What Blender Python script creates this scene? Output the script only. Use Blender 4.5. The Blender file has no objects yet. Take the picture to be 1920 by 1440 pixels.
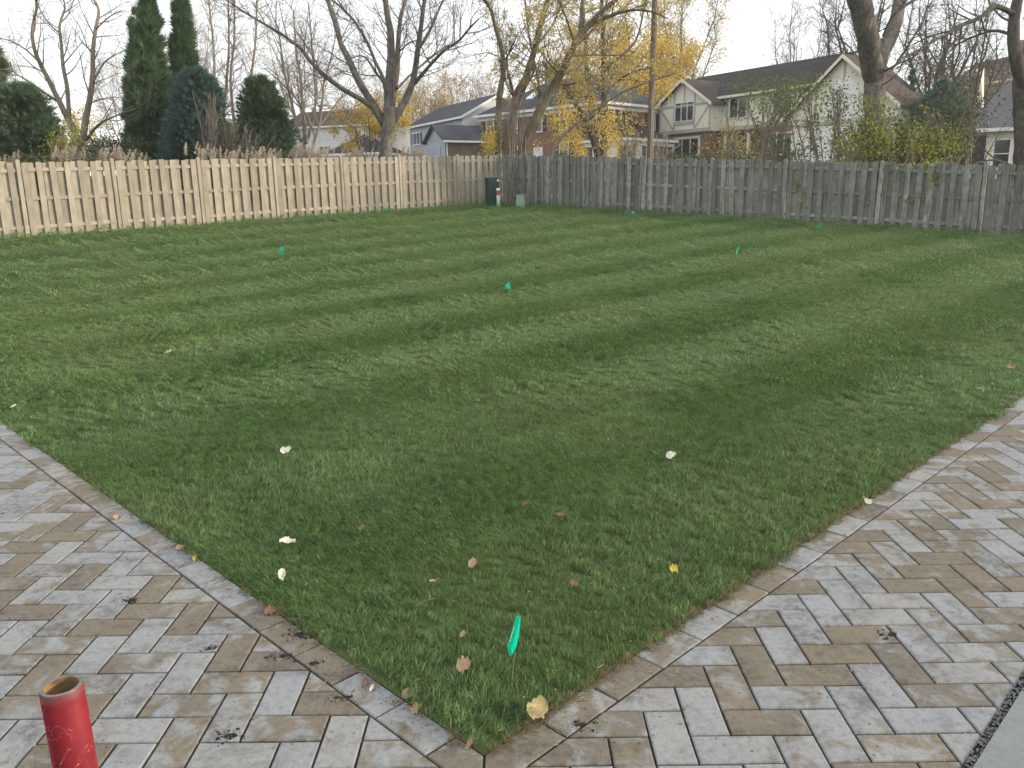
import bpy, math, random
import numpy as np
from mathutils import Matrix, Vector

# ------------------------------------------------------------------ camera, sky, sun
SC = bpy.context.scene
COL = SC.collection
H = 1.55                                   # eye height over the patio
F, PITCH, ROLL = 1512.0, 0.2314, -0.0159
cp, sp, cr, sr = math.cos(PITCH), math.sin(PITCH), math.cos(ROLL), math.sin(ROLL)
cam_d = bpy.data.cameras.new('camera')
cam = bpy.data.objects.new('camera', cam_d)
COL.objects.link(cam)
cam_d.sensor_width = 36.0
cam_d.lens = F / 1920 * 36
cam_d.clip_start = 0.05
cam_d.clip_end = 2000
up0 = Vector((0, sp, cp)); rx0 = Vector((1, 0, 0)); fw = Vector((0, cp, -sp))
right = cr * rx0 + sr * up0; up = -sr * rx0 + cr * up0
cam.matrix_world = Matrix(((right.x, up.x, -fw.x, 0), (right.y, up.y, -fw.y, 0), (right.z, up.z, -fw.z, H), (0, 0, 0, 1)))
SC.camera = cam

SUN_EL = math.radians(15)
SUN_DIR = Vector((1.0, -0.12, 0)).normalized() * math.cos(SUN_EL) + Vector((0, 0, math.sin(SUN_EL)))
world = bpy.data.worlds.new('World'); SC.world = world; world.use_nodes = True
wn = world.node_tree.nodes; wl = world.node_tree.links
for n in list(wn): wn.remove(n)
wo = wn.new('ShaderNodeOutputWorld'); bg = wn.new('ShaderNodeBackground')
sky = wn.new('ShaderNodeTexSky'); sky.sky_type = 'NISHITA'; sky.sun_disc = False
sky.sun_elevation = SUN_EL
sky.sun_rotation = math.atan2(SUN_DIR.x, SUN_DIR.y)
sky.air_density = 1.0; sky.dust_density = 1.0; sky.ozone_density = 1.0
# thin high cloud veils the blue: an even pale layer mixed over the clear sky
veil = wn.new('ShaderNodeMix'); veil.data_type = 'RGBA'; veil.inputs[0].default_value = 0.64
veil.inputs[7].default_value = (9.1, 9.0, 8.9, 1)
wl.new(sky.outputs[0], veil.inputs[6]); wl.new(veil.outputs[2], bg.inputs[0])
bg.inputs[1].default_value = 0.12
wl.new(bg.outputs[0], wo.inputs[0])

sun_d = bpy.data.lights.new('sun', 'SUN'); sun_d.energy = 2.8; sun_d.angle = math.radians(4)
sun_d.color = (1.0, 0.86, 0.67)
sun = bpy.data.objects.new('sun', sun_d); COL.objects.link(sun)
sun.rotation_euler = SUN_DIR.to_track_quat('Z', 'Y').to_euler()
vs = SC.view_settings
vs.view_transform = 'Standard'; vs.look = 'None'; vs.gamma = 1; vs.use_curve_mapping = False
vs.exposure = 0.76

# ------------------------------------------------------------------ helpers
R = random.Random(7)
NR = np.random.default_rng(7)

def ray(px, py):
    X = (px - 960) / F; Y = (py - 720) / F
    xx = X * cr + Y * sr; yy = -X * sr + Y * cr
    return np.array([xx, cp - sp * yy, -sp - cp * yy])
def W(px, py, d): return np.array([0, 0, H]) + ray(px, py) * d
def gnd(px, py, z=0.0):
    r = ray(px, py); return np.array([0, 0, H]) + r * ((z - H) / r[2])
def proj(P):
    P = np.asarray(P, float); X = P[..., 0]; Y = P[..., 1]; Z = P[..., 2] - H
    zc = Y * cp - Z * sp; yc = Y * sp + Z * cp
    xx = X / zc; yy = -yc / zc
    return 960 + F * (xx * cr - yy * sr), 720 + F * (xx * sr + yy * cr), zc

def tag(o, label=None, cat=None, group=None, kind=None):
    if label: o['label'] = label
    if cat: o['category'] = cat
    if group: o['group'] = group
    if kind: o['kind'] = kind
    return o
def empty(name, loc=(0, 0, 0), rz=0.0):
    o = bpy.data.objects.new(name, None); COL.objects.link(o)
    o.empty_display_size = 0.2
    o.location = loc; o.rotation_euler = (0, 0, rz); return o
def link(name, me, parent=None, mat=None, loc=None, rot=None):
    o = bpy.data.objects.new(name, me); COL.objects.link(o)
    if mat and not me.materials: me.materials.append(mat)
    if parent: o.parent = parent
    if loc is not None: o.location = loc
    if rot is not None: o.rotation_euler = rot
    return o
def np_mesh(name, V, quads=None, tris=None, mat=None, smooth=False):
    me = bpy.data.meshes.new(name)
    V = np.asarray(V, np.float32)
    q = np.zeros((0, 4), np.int32) if quads is None or len(quads) == 0 else np.asarray(quads, np.int32)
    t = np.zeros((0, 3), np.int32) if tris is None or len(tris) == 0 else np.asarray(tris, np.int32)
    me.vertices.add(len(V)); me.vertices.foreach_set('co', V.ravel())
    nl = q.size + t.size
    me.loops.add(nl); me.loops.foreach_set('vertex_index', np.concatenate([q.ravel(), t.ravel()]))
    st = np.concatenate([np.arange(len(q)) * 4, q.size + np.arange(len(t)) * 3]).astype(np.int32)
    me.polygons.add(len(st)); me.polygons.foreach_set('loop_start', st)
    me.polygons.foreach_set('use_smooth', np.full(len(st), smooth))
    me.update(calc_edges=True); me.validate()
    if mat: me.materials.append(mat)
    return me

class MB:
    """collects shapes into one mesh; T transforms what is added"""
    def __init__(s): s.v = []; s.f = []; s.T = Matrix()
    def add(s, vs_, fs_):
        b = len(s.v); s.v += [tuple(s.T @ Vector(v)) for v in vs_]; s.f += [tuple(b + i for i in f) for f in fs_]
        return s
    def box(s, x0, x1, y0, y1, z0, z1):
        return s.add([(x0, y0, z0), (x1, y0, z0), (x1, y1, z0), (x0, y1, z0), (x0, y0, z1), (x1, y0, z1), (x1, y1, z1), (x0, y1, z1)],
                     [(0, 3, 2, 1), (4, 5, 6, 7), (0, 1, 5, 4), (1, 2, 6, 5), (2, 3, 7, 6), (3, 0, 4, 7)])
    def slab(s, top, th):
        n = len(top); bot = [(p[0], p[1], p[2] - th) for p in top]
        return s.add(list(top) + bot, [tuple(range(n)), tuple(range(2 * n - 1, n - 1, -1))] + [(i, n + i, n + (i + 1) % n, (i + 1) % n) for i in range(n)])
    def bar(s, a, b, w, t):
        a = Vector(a); b = Vector(b); d = (b - a); L = d.length; d.normalize()
        q = d.to_track_quat('Z', 'Y').to_matrix().to_4x4()
        o = s.T; s.T = o @ Matrix.Translation(a) @ q; s.box(-w / 2, w / 2, -t / 2, t / 2, 0, L); s.T = o; return s
    def lathe(s, prof, n=20, c=(0, 0)):
        b = len(s.v); vs_ = []
        for r, z in prof:
            for i in range(n):
                a = 2 * math.pi * i / n; vs_.append((c[0] + r * math.cos(a), c[1] + r * math.sin(a), z))
        fs_ = []
        for j in range(len(prof) - 1):
            for i in range(n):
                fs_.append((j * n + i, j * n + (i + 1) % n, (j + 1) * n + (i + 1) % n, (j + 1) * n + i))
        return s.add(vs_, fs_)
    def mesh(s, name, mat=None, smooth=False):
        me = bpy.data.meshes.new(name); me.from_pydata(s.v, [], s.f); me.update()
        if smooth: me.polygons.foreach_set('use_smooth', [True] * len(me.polygons))
        if mat: me.materials.append(mat)
        return me
    def build(s, name, mat, parent=None, smooth=False):
        return link(name, s.mesh(name, mat, smooth), parent)

# ------------------------------------------------------------------ materials
class NT:
    def __init__(s, name):
        s.m = bpy.data.materials.new(name); s.m.use_nodes = True
        s.n = s.m.node_tree.nodes; s.l = s.m.node_tree.links
        s.bsdf = s.n['Principled BSDF']; s.out = s.n['Material Output']
    def node(s, t, **k):
        n = s.n.new(t)
        for a, v in k.items(): setattr(n, a, v)
        return n
    def lk(s, a, b): s.l.new(a, b)
    def pos(s, obj=False):
        if obj:
            return s.node('ShaderNodeTexCoord').outputs['Object']
        return s.node('ShaderNodeNewGeometry').outputs['Position']
    def mapping(s, vec, scale=(1, 1, 1), rot=(0, 0, 0), loc=None):
        m = s.node('ShaderNodeMapping'); m.inputs['Scale'].default_value = scale; m.inputs['Rotation'].default_value = rot
        s.lk(vec, m.inputs['Vector'])
        if loc is not None:
            if hasattr(loc, 'links'): s.lk(loc, m.inputs['Location'])
            else: m.inputs['Location'].default_value = loc
        return m.outputs[0]
    def noise(s, vec, scale, detail=4, rough=0.55, dist=0):
        n = s.node('ShaderNodeTexNoise'); n.inputs['Scale'].default_value = scale; n.inputs['Detail'].default_value = detail
        n.inputs['Roughness'].default_value = rough; n.inputs['Distortion'].default_value = dist
        s.lk(vec, n.inputs['Vector']); return n.outputs['Fac']
    def ramp(s, fac, stops):
        n = s.node('ShaderNodeValToRGB'); e = n.color_ramp.elements
        while len(e) < len(stops): e.new(0.5)
        for x, (p, c) in zip(e, stops):
            x.position = p; x.color = (c, c, c, 1) if not hasattr(c, '__len__') else (*c, 1)
        s.lk(fac, n.inputs[0]); return n.outputs[0]
    def mix(s, fac, a, b, mode='MIX'):
        n = s.node('ShaderNodeMix', data_type='RGBA', blend_type=mode)
        for i, v in ((0, fac), (6, a), (7, b)):
            if hasattr(v, 'links'): s.lk(v, n.inputs[i])
            elif i == 0: n.inputs[0].default_value = v
            else: n.inputs[i].default_value = (*v, 1)
        return n.outputs[2]
    def math(s, op, a, b=None, c=None, clamp=False):
        n = s.node('ShaderNodeMath', operation=op, use_clamp=clamp)
        for i, v in enumerate((a, b, c)):
            if v is None: continue
            if hasattr(v, 'links'): s.lk(v, n.inputs[i])
            else: n.inputs[i].default_value = v
        return n.outputs[0]
    def bump(s, h, strength=0.3, dist=0.02):
        b = s.node('ShaderNodeBump'); b.inputs['Strength'].default_value = strength; b.inputs['Distance'].default_value = dist
        s.lk(h, b.inputs['Height']); s.lk(b.outputs[0], s.bsdf.inputs['Normal'])
    def fin(s, col, rough=0.7, spec=0.3, metal=0):
        if hasattr(col, 'links'): s.lk(col, s.bsdf.inputs['Base Color'])
        else: s.bsdf.inputs['Base Color'].default_value = (*col, 1)
        if hasattr(rough, 'links'): s.lk(rough, s.bsdf.inputs['Roughness'])
        else: s.bsdf.inputs['Roughness'].default_value = rough
        s.bsdf.inputs['Specular IOR Level'].default_value = spec
        s.bsdf.inputs['Metallic'].default_value = metal
        return s.m
def orand(t): return t.node('ShaderNodeObjectInfo').outputs['Random']
def isl(t): return t.node('ShaderNodeNewGeometry').outputs['Random Per Island']

def plain(name, col, rough=0.6, spec=0.3, var=0.15, scale=6, metal=0, bump=0.0):
    t = NT(name); p = t.pos(); n = t.noise(p, scale, 5)
    f = t.ramp(n, [(0.3, 1 - var), (0.7, 1 + var * 0.6)])
    c = t.mix(1.0, col, f, 'MULTIPLY')
    if bump: t.bump(n, bump, 0.01)
    return t.fin(c, rough, spec, metal)

def paver_mat(name):
    t = NT(name); p = t.pos(); rnd = orand(t)
    off = t.node('ShaderNodeCombineXYZ')
    t.lk(t.math('MULTIPLY', rnd, 37.0), off.inputs[0]); t.lk(t.math('MULTIPLY', rnd, 91.0), off.inputs[1])
    v = t.mapping(p, (1, 1, 1), (0, 0, 0), off.outputs[0])
    n1 = t.noise(v, 9, 4, 0.6, 0.6); n2 = t.noise(v, 45, 6, 0.65); n3 = t.noise(v, 260, 3, 0.7)
    sel = t.math('ADD', t.math('MULTIPLY', n1, 1.65), t.math('MULTIPLY', t.math('SUBTRACT', rnd, 0.5), 0.75))
    f = t.ramp(sel, [(0.74, 0.0), (1.12, 1.0)])
    grey = t.mix(t.math('FRACT', t.math('MULTIPLY', rnd, 7.3)), (0.262, 0.264, 0.252), (0.248, 0.262, 0.276))
    tan = t.mix(t.math('FRACT', t.math('MULTIPLY', rnd, 13.7)), (0.148, 0.128, 0.095), (0.176, 0.145, 0.098))
    c = t.mix(t.math('MULTIPLY', f, 0.9), grey, tan)
    c = t.mix(0.8, c, t.ramp(n2, [(0.28, 0.55), (0.46, 0.97), (0.72, 1.14)]), 'MULTIPLY')
    c = t.mix(0.8, c, t.ramp(n3, [(0.3, 0.70), (0.6, 1.1)]), 'MULTIPLY')
    # soil and damp stains that lie across the stones
    s1 = t.noise(v, 3.4, 5, 0.62, 0.8); s2 = t.noise(p, 24, 5, 0.7)
    st = t.math('MULTIPLY', t.ramp(s1, [(0.44, 0), (0.66, 1)]), t.ramp(s2, [(0.36, 0), (0.66, 1)]))
    c = t.mix(t.math('MULTIPLY', st, 0.8), c, (0.05, 0.046, 0.042))
    sp_ = t.node('ShaderNodeTexVoronoi'); sp_.inputs['Scale'].default_value = 30; t.lk(t.mapping(p, (1, 1, 1), (0, 0, 0.4)), sp_.inputs['Vector'])
    dot = t.math('MULTIPLY', t.ramp(sp_.outputs['Distance'], [(0.09, 1), (0.17, 0)]), t.ramp(t.noise(p, 5.5, 3), [(0.5, 0), (0.58, 1)]))
    c = t.mix(t.math('MULTIPLY', dot, 0.8), c, (0.05, 0.048, 0.045))
    t.bump(t.math('ADD', n2, t.math('MULTIPLY', n3, 0.5)), 0.5, 0.003)
    return t.fin(c, 0.82, 0.25)

def wood_mat(name, a, b, dark, moss=None, knots=0.5, worn=0.0, lo=0.82):
    t = NT(name); p = t.pos(True); rnd = orand(t)
    off = t.node('ShaderNodeCombineXYZ')
    for i, k in enumerate((31.0, 57.0, 83.0)): t.lk(t.math('MULTIPLY', rnd, k), off.inputs[i])
    v = t.mapping(p, (1, 1, 1), (0, 0, 0), off.outputs[0])
    g = t.noise(t.mapping(v, (38, 38, 1.6)), 1.0, 5, 0.6, 0.4)
    w = t.noise(v, 3.0, 4)
    c = t.mix(t.math('FRACT', t.math('MULTIPLY', rnd, 5.1)), a, b)
    c = t.mix(0.75, c, t.ramp(g, [(0.25, 0.66), (0.55, 1.0), (0.8, 1.12)]), 'MULTIPLY')
    c = t.mix(0.8, c, t.ramp(w, [(0.3, 0.78), (0.65, 1.1)]), 'MULTIPLY')
    c = t.mix(1.0, c, t.ramp(t.math('FRACT', t.math('MULTIPLY', rnd, 11.9)), [(0, lo), (1, 1.14)]), 'MULTIPLY')
    k = t.node('ShaderNodeTexVoronoi'); k.inputs['Scale'].default_value = 1; t.lk(t.mapping(v, (9, 9, 3.2)), k.inputs['Vector'])
    c = t.mix(t.math('MULTIPLY', t.ramp(k.outputs['Distance'], [(0.07, 1), (0.15, 0)]), knots), c, dark)
    if worn:
        st = t.noise(t.mapping(v, (10, 10, 0.8)), 1.0, 4, 0.65)
        c = t.mix(t.math('MULTIPLY', t.ramp(st, [(0.5, 0), (0.66, 1)]), worn), c, dark)
    if moss:
        ms = t.ramp(t.noise(v, 5.0, 5, 0.65), [(0.46, 0), (0.62, 1)])
        c = t.mix(t.math('MULTIPLY', ms, 0.7), c, moss)
    t.bump(g, 0.35, 0.004)
    return t.fin(c, 0.85, 0.15)

def bark_mat(name, a, b, lich=None):
    t = NT(name); p = t.pos()
    g = t.noise(t.mapping(p, (9, 9, 2.0)), 1.3, 7, 0.7, 0.7); w = t.noise(p, 1.3, 5, 0.65)
    c = t.mix(t.ramp(g, [(0.32, 0), (0.68, 1)]), a, b)
    c = t.mix(0.6, c, t.ramp(w, [(0.3, 0.55), (0.7, 1.3)]), 'MULTIPLY')
    if lich: c = t.mix(t.math('MULTIPLY', t.ramp(t.noise(p, 2.4, 5, 0.7), [(0.5, 0), (0.66, 1)]), 0.6), c, lich)
    t.bump(g, 1.0, 0.09)
    return t.fin(c, 0.9, 0.1)

def leaf_mat(name, cols, trans=0.4, rough=0.6, wvar=0.0):
    t = NT(name); r = isl(t)
    n = len(cols)
    c = t.ramp(r, [(i / max(1, n - 1), q) for i, q in enumerate(cols)])
    c = t.mix(0.7, c, t.ramp(t.noise(t.pos(), 0.55, 3), [(0.35, 0.72), (0.65, 1.2)]), 'MULTIPLY')
    d = t.bsdf; t.fin(c, rough, 0.2)
    tr = t.node('ShaderNodeBsdfTranslucent'); t.lk(c, tr.inputs[0])
    mx = t.node('ShaderNodeMixShader'); mx.inputs[0].default_value = trans
    t.lk(d.outputs[0], mx.inputs[1]); t.lk(tr.outputs[0], mx.inputs[2]); t.lk(mx.outputs[0], t.out.inputs['Surface'])
    return t.m

# lawn frame: O is the lawn corner, pd runs along the right edge, qd along the left edge
LX0, LY0, LU, LYAW = 0.3261 * H, 1.3284 * H, 0.0775 * H, -0.0049
def lat(m, k, z=0.0):
    c, s = math.cos(LYAW), math.sin(LYAW)
    return (LX0 + LU * (m * c - k * s), LY0 + LU * (m * s + k * c), z)
BW = math.sqrt(2)                                          # border width, lattice units along m
O2 = np.array(lat(-5.0, -2.0 + BW)[:2])
ang = math.radians(45) + LYAW
pd = np.array([math.cos(ang), math.sin(ang)]); qd = np.array([-math.sin(ang), math.cos(ang)])
def pq(x, y):
    dx, dy = x - O2[0], y - O2[1]
    return dx * pd[0] + dy * pd[1], dx * qd[0] + dy * qd[1]
def from_pq(p, q): return O2[0] + p * pd[0] + q * qd[0], O2[1] + p * pd[1] + q * qd[1]

POFF = float(O2[0] * pd[0] + O2[1] * pd[1])
QOFF = float(O2[0] * qd[0] + O2[1] * qd[1])
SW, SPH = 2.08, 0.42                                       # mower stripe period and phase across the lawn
def grass_mat(name, base=False):
    t = NT(name); p = t.pos()
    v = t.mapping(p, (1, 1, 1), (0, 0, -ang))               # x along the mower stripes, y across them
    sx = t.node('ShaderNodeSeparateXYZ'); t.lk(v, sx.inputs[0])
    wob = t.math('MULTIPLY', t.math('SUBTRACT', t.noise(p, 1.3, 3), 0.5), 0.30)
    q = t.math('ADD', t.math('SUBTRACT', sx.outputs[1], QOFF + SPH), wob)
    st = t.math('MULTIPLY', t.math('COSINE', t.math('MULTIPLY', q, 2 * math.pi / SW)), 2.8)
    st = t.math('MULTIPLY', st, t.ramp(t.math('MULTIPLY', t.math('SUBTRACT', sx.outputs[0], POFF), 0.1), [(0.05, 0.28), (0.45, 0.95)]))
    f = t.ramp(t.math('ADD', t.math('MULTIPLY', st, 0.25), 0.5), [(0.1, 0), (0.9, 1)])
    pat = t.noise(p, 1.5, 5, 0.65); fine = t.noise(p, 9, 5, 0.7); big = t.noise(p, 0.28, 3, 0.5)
    c = t.mix(f, (0.072, 0.156, 0.030), (0.160, 0.258, 0.096))  # mowing stripes: sheen of the leaning blades painted as dark and light green
    c = t.mix(t.math('MULTIPLY', t.ramp(big, [(0.44, 0), (0.62, 1)]), 0.4), c, (0.170, 0.240, 0.066))
    c = t.mix(t.math('MULTIPLY', t.ramp(pat, [(0.50, 0), (0.72, 1)]), 0.32), c, (0.080, 0.145, 0.048))
    roll = t.noise(t.mapping(v, (0.22, 1.1, 1)), 1.0, 4, 0.65)
    c = t.mix(t.math('MULTIPLY', t.ramp(roll, [(0.55, 0), (0.72, 1)]), 0.28), c, (0.180, 0.225, 0.055))
    c = t.mix(0.8, c, t.ramp(fine, [(0.3, 0.60), (0.7, 1.28)]), 'MULTIPLY')
    dry = t.math('MULTIPLY', t.ramp(t.noise(p, 0.95, 5, 0.72), [(0.60, 0), (0.75, 1)]), 0.4)
    c = t.mix(dry, c, (0.20, 0.20, 0.085))
    if base:
        c = t.mix(0.62, c, (0.035, 0.032, 0.018))
        return t.fin(c, 0.95, 0.1)
    rr = isl(t)
    c = t.mix(0.9, c, t.ramp(rr, [(0, 0.50), (0.55, 0.95), (0.9, 1.45), (0.94, 1.5), (0.955, (2.0, 1.45, 1.4)), (1.0, (2.6, 1.8, 1.7))]), 'MULTIPLY')
    t.fin(c, 0.42, 0.4)
    tr = t.node('ShaderNodeBsdfTranslucent'); t.lk(c, tr.inputs[0])
    mx = t.node('ShaderNodeMixShader'); mx.inputs[0].default_value = 0.22
    t.lk(t.bsdf.outputs[0], mx.inputs[1]); t.lk(tr.outputs[0], mx.inputs[2]); t.lk(mx.outputs[0], t.out.inputs['Surface'])
    return t.m

def brick_mat(name, c1, c2, mortar, scale=4.6):
    t = NT(name); p = t.pos(True)
    b = t.node('ShaderNodeTexBrick'); b.inputs['Scale'].default_value = scale
    b.inputs['Color1'].default_value = (*c1, 1); b.inputs['Color2'].default_value = (*c2, 1); b.inputs['Mortar'].default_value = (*mortar, 1)
    b.inputs['Mortar Size'].default_value = 0.03; b.inputs['Brick Width'].default_value = 1.0; b.inputs['Row Height'].default_value = 0.36
    sx = t.node('ShaderNodeSeparateXYZ'); t.lk(p, sx.inputs[0]); cb = t.node('ShaderNodeCombineXYZ')
    t.lk(t.math('ADD', sx.outputs[0], sx.outputs[1]), cb.inputs[0]); t.lk(sx.outputs[2], cb.inputs[1]); t.lk(cb.outputs[0], b.inputs['Vector'])
    c = t.mix(0.7, b.outputs['Color'], t.ramp(t.noise(p, 1.1, 4), [(0.3, 0.75), (0.7, 1.2)]), 'MULTIPLY')
    return t.fin(c, 0.9, 0.15)
def shingle_mat(name, a, b):
    t = NT(name); p = t.pos(True)
    sx = t.node('ShaderNodeSeparateXYZ'); t.lk(p, sx.inputs[0]); cb = t.node('ShaderNodeCombineXYZ')
    t.lk(t.math('ADD', sx.outputs[0], sx.outputs[1]), cb.inputs[0]); t.lk(t.math('MULTIPLY', sx.outputs[2], 2.0), cb.inputs[1])
    bk = t.node('ShaderNodeTexBrick'); bk.inputs['Scale'].default_value = 2.2; bk.inputs['Mortar Size'].default_value = 0.03
    bk.inputs['Color1'].default_value = (*a, 1); bk.inputs['Color2'].default_value = (*b, 1); bk.inputs['Mortar'].default_value = (*[x * 0.5 for x in a], 1)
    t.lk(cb.outputs[0], bk.inputs['Vector'])
    c = t.mix(0.75, bk.outputs['Color'], t.ramp(t.noise(p, 0.7, 5, 0.6), [(0.3, 0.7), (0.7, 1.25)]), 'MULTIPLY')
    return t.fin(c, 0.95, 0.12)
def siding_mat(name, col):
    t = NT(name); p = t.pos(True); sx = t.node('ShaderNodeSeparateXYZ'); t.lk(p, sx.inputs[0])
    fr = t.math('FRACT', t.math('MULTIPLY', sx.outputs[2], 5.5))
    c = t.mix(0.8, col, t.ramp(t.noise(p, 1.4, 4), [(0.3, 0.86), (0.7, 1.08)]), 'MULTIPLY')
    t.bump(fr, 0.8, 0.03)
    return t.fin(c, 0.6, 0.3)

def slab_mat():
    t = NT('slab_concrete_worn'); p = t.pos(); a_ = t.noise(p, 3.5, 5, .65, .4); b_ = t.noise(p, 60, 4, .7); d_ = t.noise(p, 11, 5, .7)
    c = t.mix(t.ramp(a_, [(.35, 0), (.65, 1)]), (.165, .185, .188), (.215, .235, .236))
    c = t.mix(.6, c, t.ramp(b_, [(.3, .8), (.65, 1.1)]), 'MULTIPLY')
    c = t.mix(t.math('MULTIPLY', t.ramp(d_, [(.60, 0), (.72, 1)]), .5), c, (.09, .09, .085))
    t.bump(b_, .3, .003); return t.fin(c, .8, .2)
M = {}
M['paver'] = paver_mat('paver_concrete')
M['joint'] = plain('joint_sand', (0.045, 0.042, 0.038), 0.95, 0.1, 0.6, 220, bump=0.6)
M['soil'] = plain('soil', (0.036, 0.031, 0.026), 0.95, 0.1, 0.5, 60, bump=0.8)
M['concrete'] = plain('slab_concrete', (0.19, 0.215, 0.22), 0.75, 0.25, 0.14, 5, bump=0.05)
M['concrete'] = slab_mat()
M['gravel'] = plain('grey_gravel', (0.26, 0.26, 0.255), 0.8, 0.2, 0.5, 90)
M['wood_tan'] = wood_mat('pale_cedar', (0.365, 0.328, 0.260), (0.305, 0.278, 0.228), (0.17, 0.14, 0.105), None, 0.5, 0.12)
M['wood_grey'] = wood_mat('weathered_grey_wood', (0.36, 0.36, 0.335), (0.205, 0.215, 0.205), (0.075, 0.072, 0.066), (0.15, 0.165, 0.115), 0.6, 0.75, 0.6)
M['bark_grey'] = bark_mat('bark_grey', (0.06, 0.052, 0.045), (0.25, 0.225, 0.195), (0.27, 0.27, 0.23))
M['bark_pale'] = bark_mat('bark_pale', (0.17, 0.14, 0.11), (0.34, 0.29, 0.235))
M['bark_olive'] = bark_mat('bark_olive', (0.075, 0.062, 0.045), (0.23, 0.195, 0.135), (0.20, 0.20, 0.10))
M['bark_dark'] = bark_mat('bark_dark', (0.05, 0.043, 0.038), (0.145, 0.13, 0.11), (0.17, 0.18, 0.13))
M['twig_rust'] = bark_mat('bark_rust', (0.20, 0.13, 0.09), (0.36, 0.25, 0.18))
M['leaf_gold'] = leaf_mat('leaf_gold', [(0.52, 0.34, 0.06), (0.70, 0.50, 0.12), (0.62, 0.50, 0.16), (0.48, 0.43, 0.13)], 0.45)
M['leaf_bright'] = leaf_mat('leaf_bright_yellow', [(0.72, 0.50, 0.07), (0.80, 0.60, 0.12), (0.68, 0.55, 0.12)], 0.5)
M['leaf_pale'] = leaf_mat('leaf_pale_gold', [(0.40, 0.32, 0.12), (0.54, 0.42, 0.16), (0.36, 0.35, 0.14), (0.58, 0.41, 0.12)], 0.45)
M['leaf_rust'] = leaf_mat('leaf_rust', [(0.30, 0.17, 0.10), (0.38, 0.23, 0.13), (0.42, 0.28, 0.12)], 0.4)
M['leaf_lime'] = leaf_mat('leaf_lime', [(0.15, 0.21, 0.04), (0.28, 0.32, 0.05), (0.46, 0.42, 0.07), (0.12, 0.16, 0.04)], 0.45)
M['leaf_green'] = leaf_mat('leaf_green', [(0.055, 0.085, 0.025), (0.10, 0.13, 0.035), (0.15, 0.17, 0.04)], 0.4)
M['leaf_sap'] = leaf_mat('leaf_sapling_green', [(0.10, 0.15, 0.04), (0.17, 0.22, 0.06), (0.24, 0.26, 0.07)], 0.45)
M['leaf_dark'] = leaf_mat('leaf_dark', [(0.045, 0.07, 0.032), (0.08, 0.105, 0.05), (0.12, 0.135, 0.075)], 0.25)
M['needle'] = leaf_mat('needle_green', [(0.065, 0.125, 0.06), (0.105, 0.185, 0.085), (0.17, 0.235, 0.10)], 0.35)
M['needle_blue'] = leaf_mat('needle_blue_green', [(0.055, 0.11, 0.092), (0.088, 0.162, 0.135), (0.135, 0.21, 0.165)], 0.35)
M['needle_olive'] = leaf_mat('needle_olive', [(0.055, 0.10, 0.055), (0.088, 0.145, 0.075), (0.14, 0.195, 0.10)], 0.35)
M['plume'] = leaf_mat('plume_tan', [(0.44, 0.38, 0.30), (0.56, 0.49, 0.40), (0.50, 0.42, 0.33)], 0.4)
M['straw'] = leaf_mat('straw', [(0.20, 0.155, 0.085), (0.27, 0.22, 0.12), (0.12, 0.09, 0.055)], 0.3)
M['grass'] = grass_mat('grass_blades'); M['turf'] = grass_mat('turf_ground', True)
M['yard'] = plain('leafy_ground', (0.085, 0.078, 0.045), 0.95, 0.1, 0.5, 2.2)
M['glass'] = plain('window_glass', (0.05, 0.058, 0.066), 0.06, 0.7, 0.8, 0.9)
M['white'] = plain('white_paint', (0.74, 0.74, 0.72), 0.5, 0.3, 0.06, 2)
M['cream'] = plain('cream_stucco', (0.72, 0.69, 0.57), 0.8, 0.2, 0.10, 1.2)
M['timber'] = plain('grey_green_timber', (0.38, 0.38, 0.31), 0.75, 0.2, 0.15, 2)
M['shutter'] = plain('dark_shutter', (0.028, 0.028, 0.032), 0.5, 0.3, 0.2, 2)
M['brick'] = brick_mat('red_brown_brick', (0.27, 0.125, 0.085), (0.20, 0.10, 0.075), (0.26, 0.22, 0.19))
M['brick_brown'] = brick_mat('brown_brick', (0.17, 0.115, 0.085), (0.125, 0.085, 0.065), (0.20, 0.17, 0.15))
M['roof_dark'] = shingle_mat('dark_shingle', (0.050, 0.043, 0.044), (0.065, 0.056, 0.058))
M['roof_blue'] = shingle_mat('slate_shingle', (0.062, 0.068, 0.080), (0.082, 0.088, 0.10))
M['roof_grey'] = shingle_mat('grey_shingle', (0.15, 0.15, 0.155), (0.19, 0.19, 0.19))
M['roof_brown'] = shingle_mat('brown_shingle', (0.085, 0.066, 0.056), (0.11, 0.088, 0.074))
M['blue_siding'] = siding_mat('blue_grey_siding', (0.40, 0.45, 0.52))
M['white_siding'] = siding_mat('white_siding', (0.70, 0.71, 0.70))
M['box_green'] = plain('dark_green_paint', (0.018, 0.055, 0.042), 0.45, 0.4, 0.2, 5)
M['ped_green'] = plain('pale_green_paint', (0.27, 0.36, 0.28), 0.5, 0.3, 0.12, 6)
M['orange'] = plain('red_orange_label', (0.36, 0.09, 0.07), 0.5, 0.3, 0.1, 20)
M['black'] = plain('black_plastic', (0.02, 0.02, 0.02), 0.5, 0.3, 0.2, 10)
M['flag'] = leaf_mat('flag_green', [(0.0, 0.52, 0.33), (0.0, 0.58, 0.38)], 0.35, 0.4)
M['flag_print'] = plain('flag_print', (0.55, 0.75, 0.68), 0.5, 0.3, 0.2, 200)
M['wire'] = plain('steel_wire', (0.35, 0.34, 0.32), 0.4, 0.5, 0.2, 30, 0.8)
M['pole'] = bark_mat('pole_wood', (0.15, 0.115, 0.09), (0.27, 0.22, 0.18))
M['leaf_white'] = plain('bleached_leaf', (0.62, 0.60, 0.50), 0.7, 0.2, 0.15, 60)
M['leaf_tan'] = plain('dry_tan_leaf', (0.36, 0.25, 0.15), 0.75, 0.2, 0.3, 50)
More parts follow.
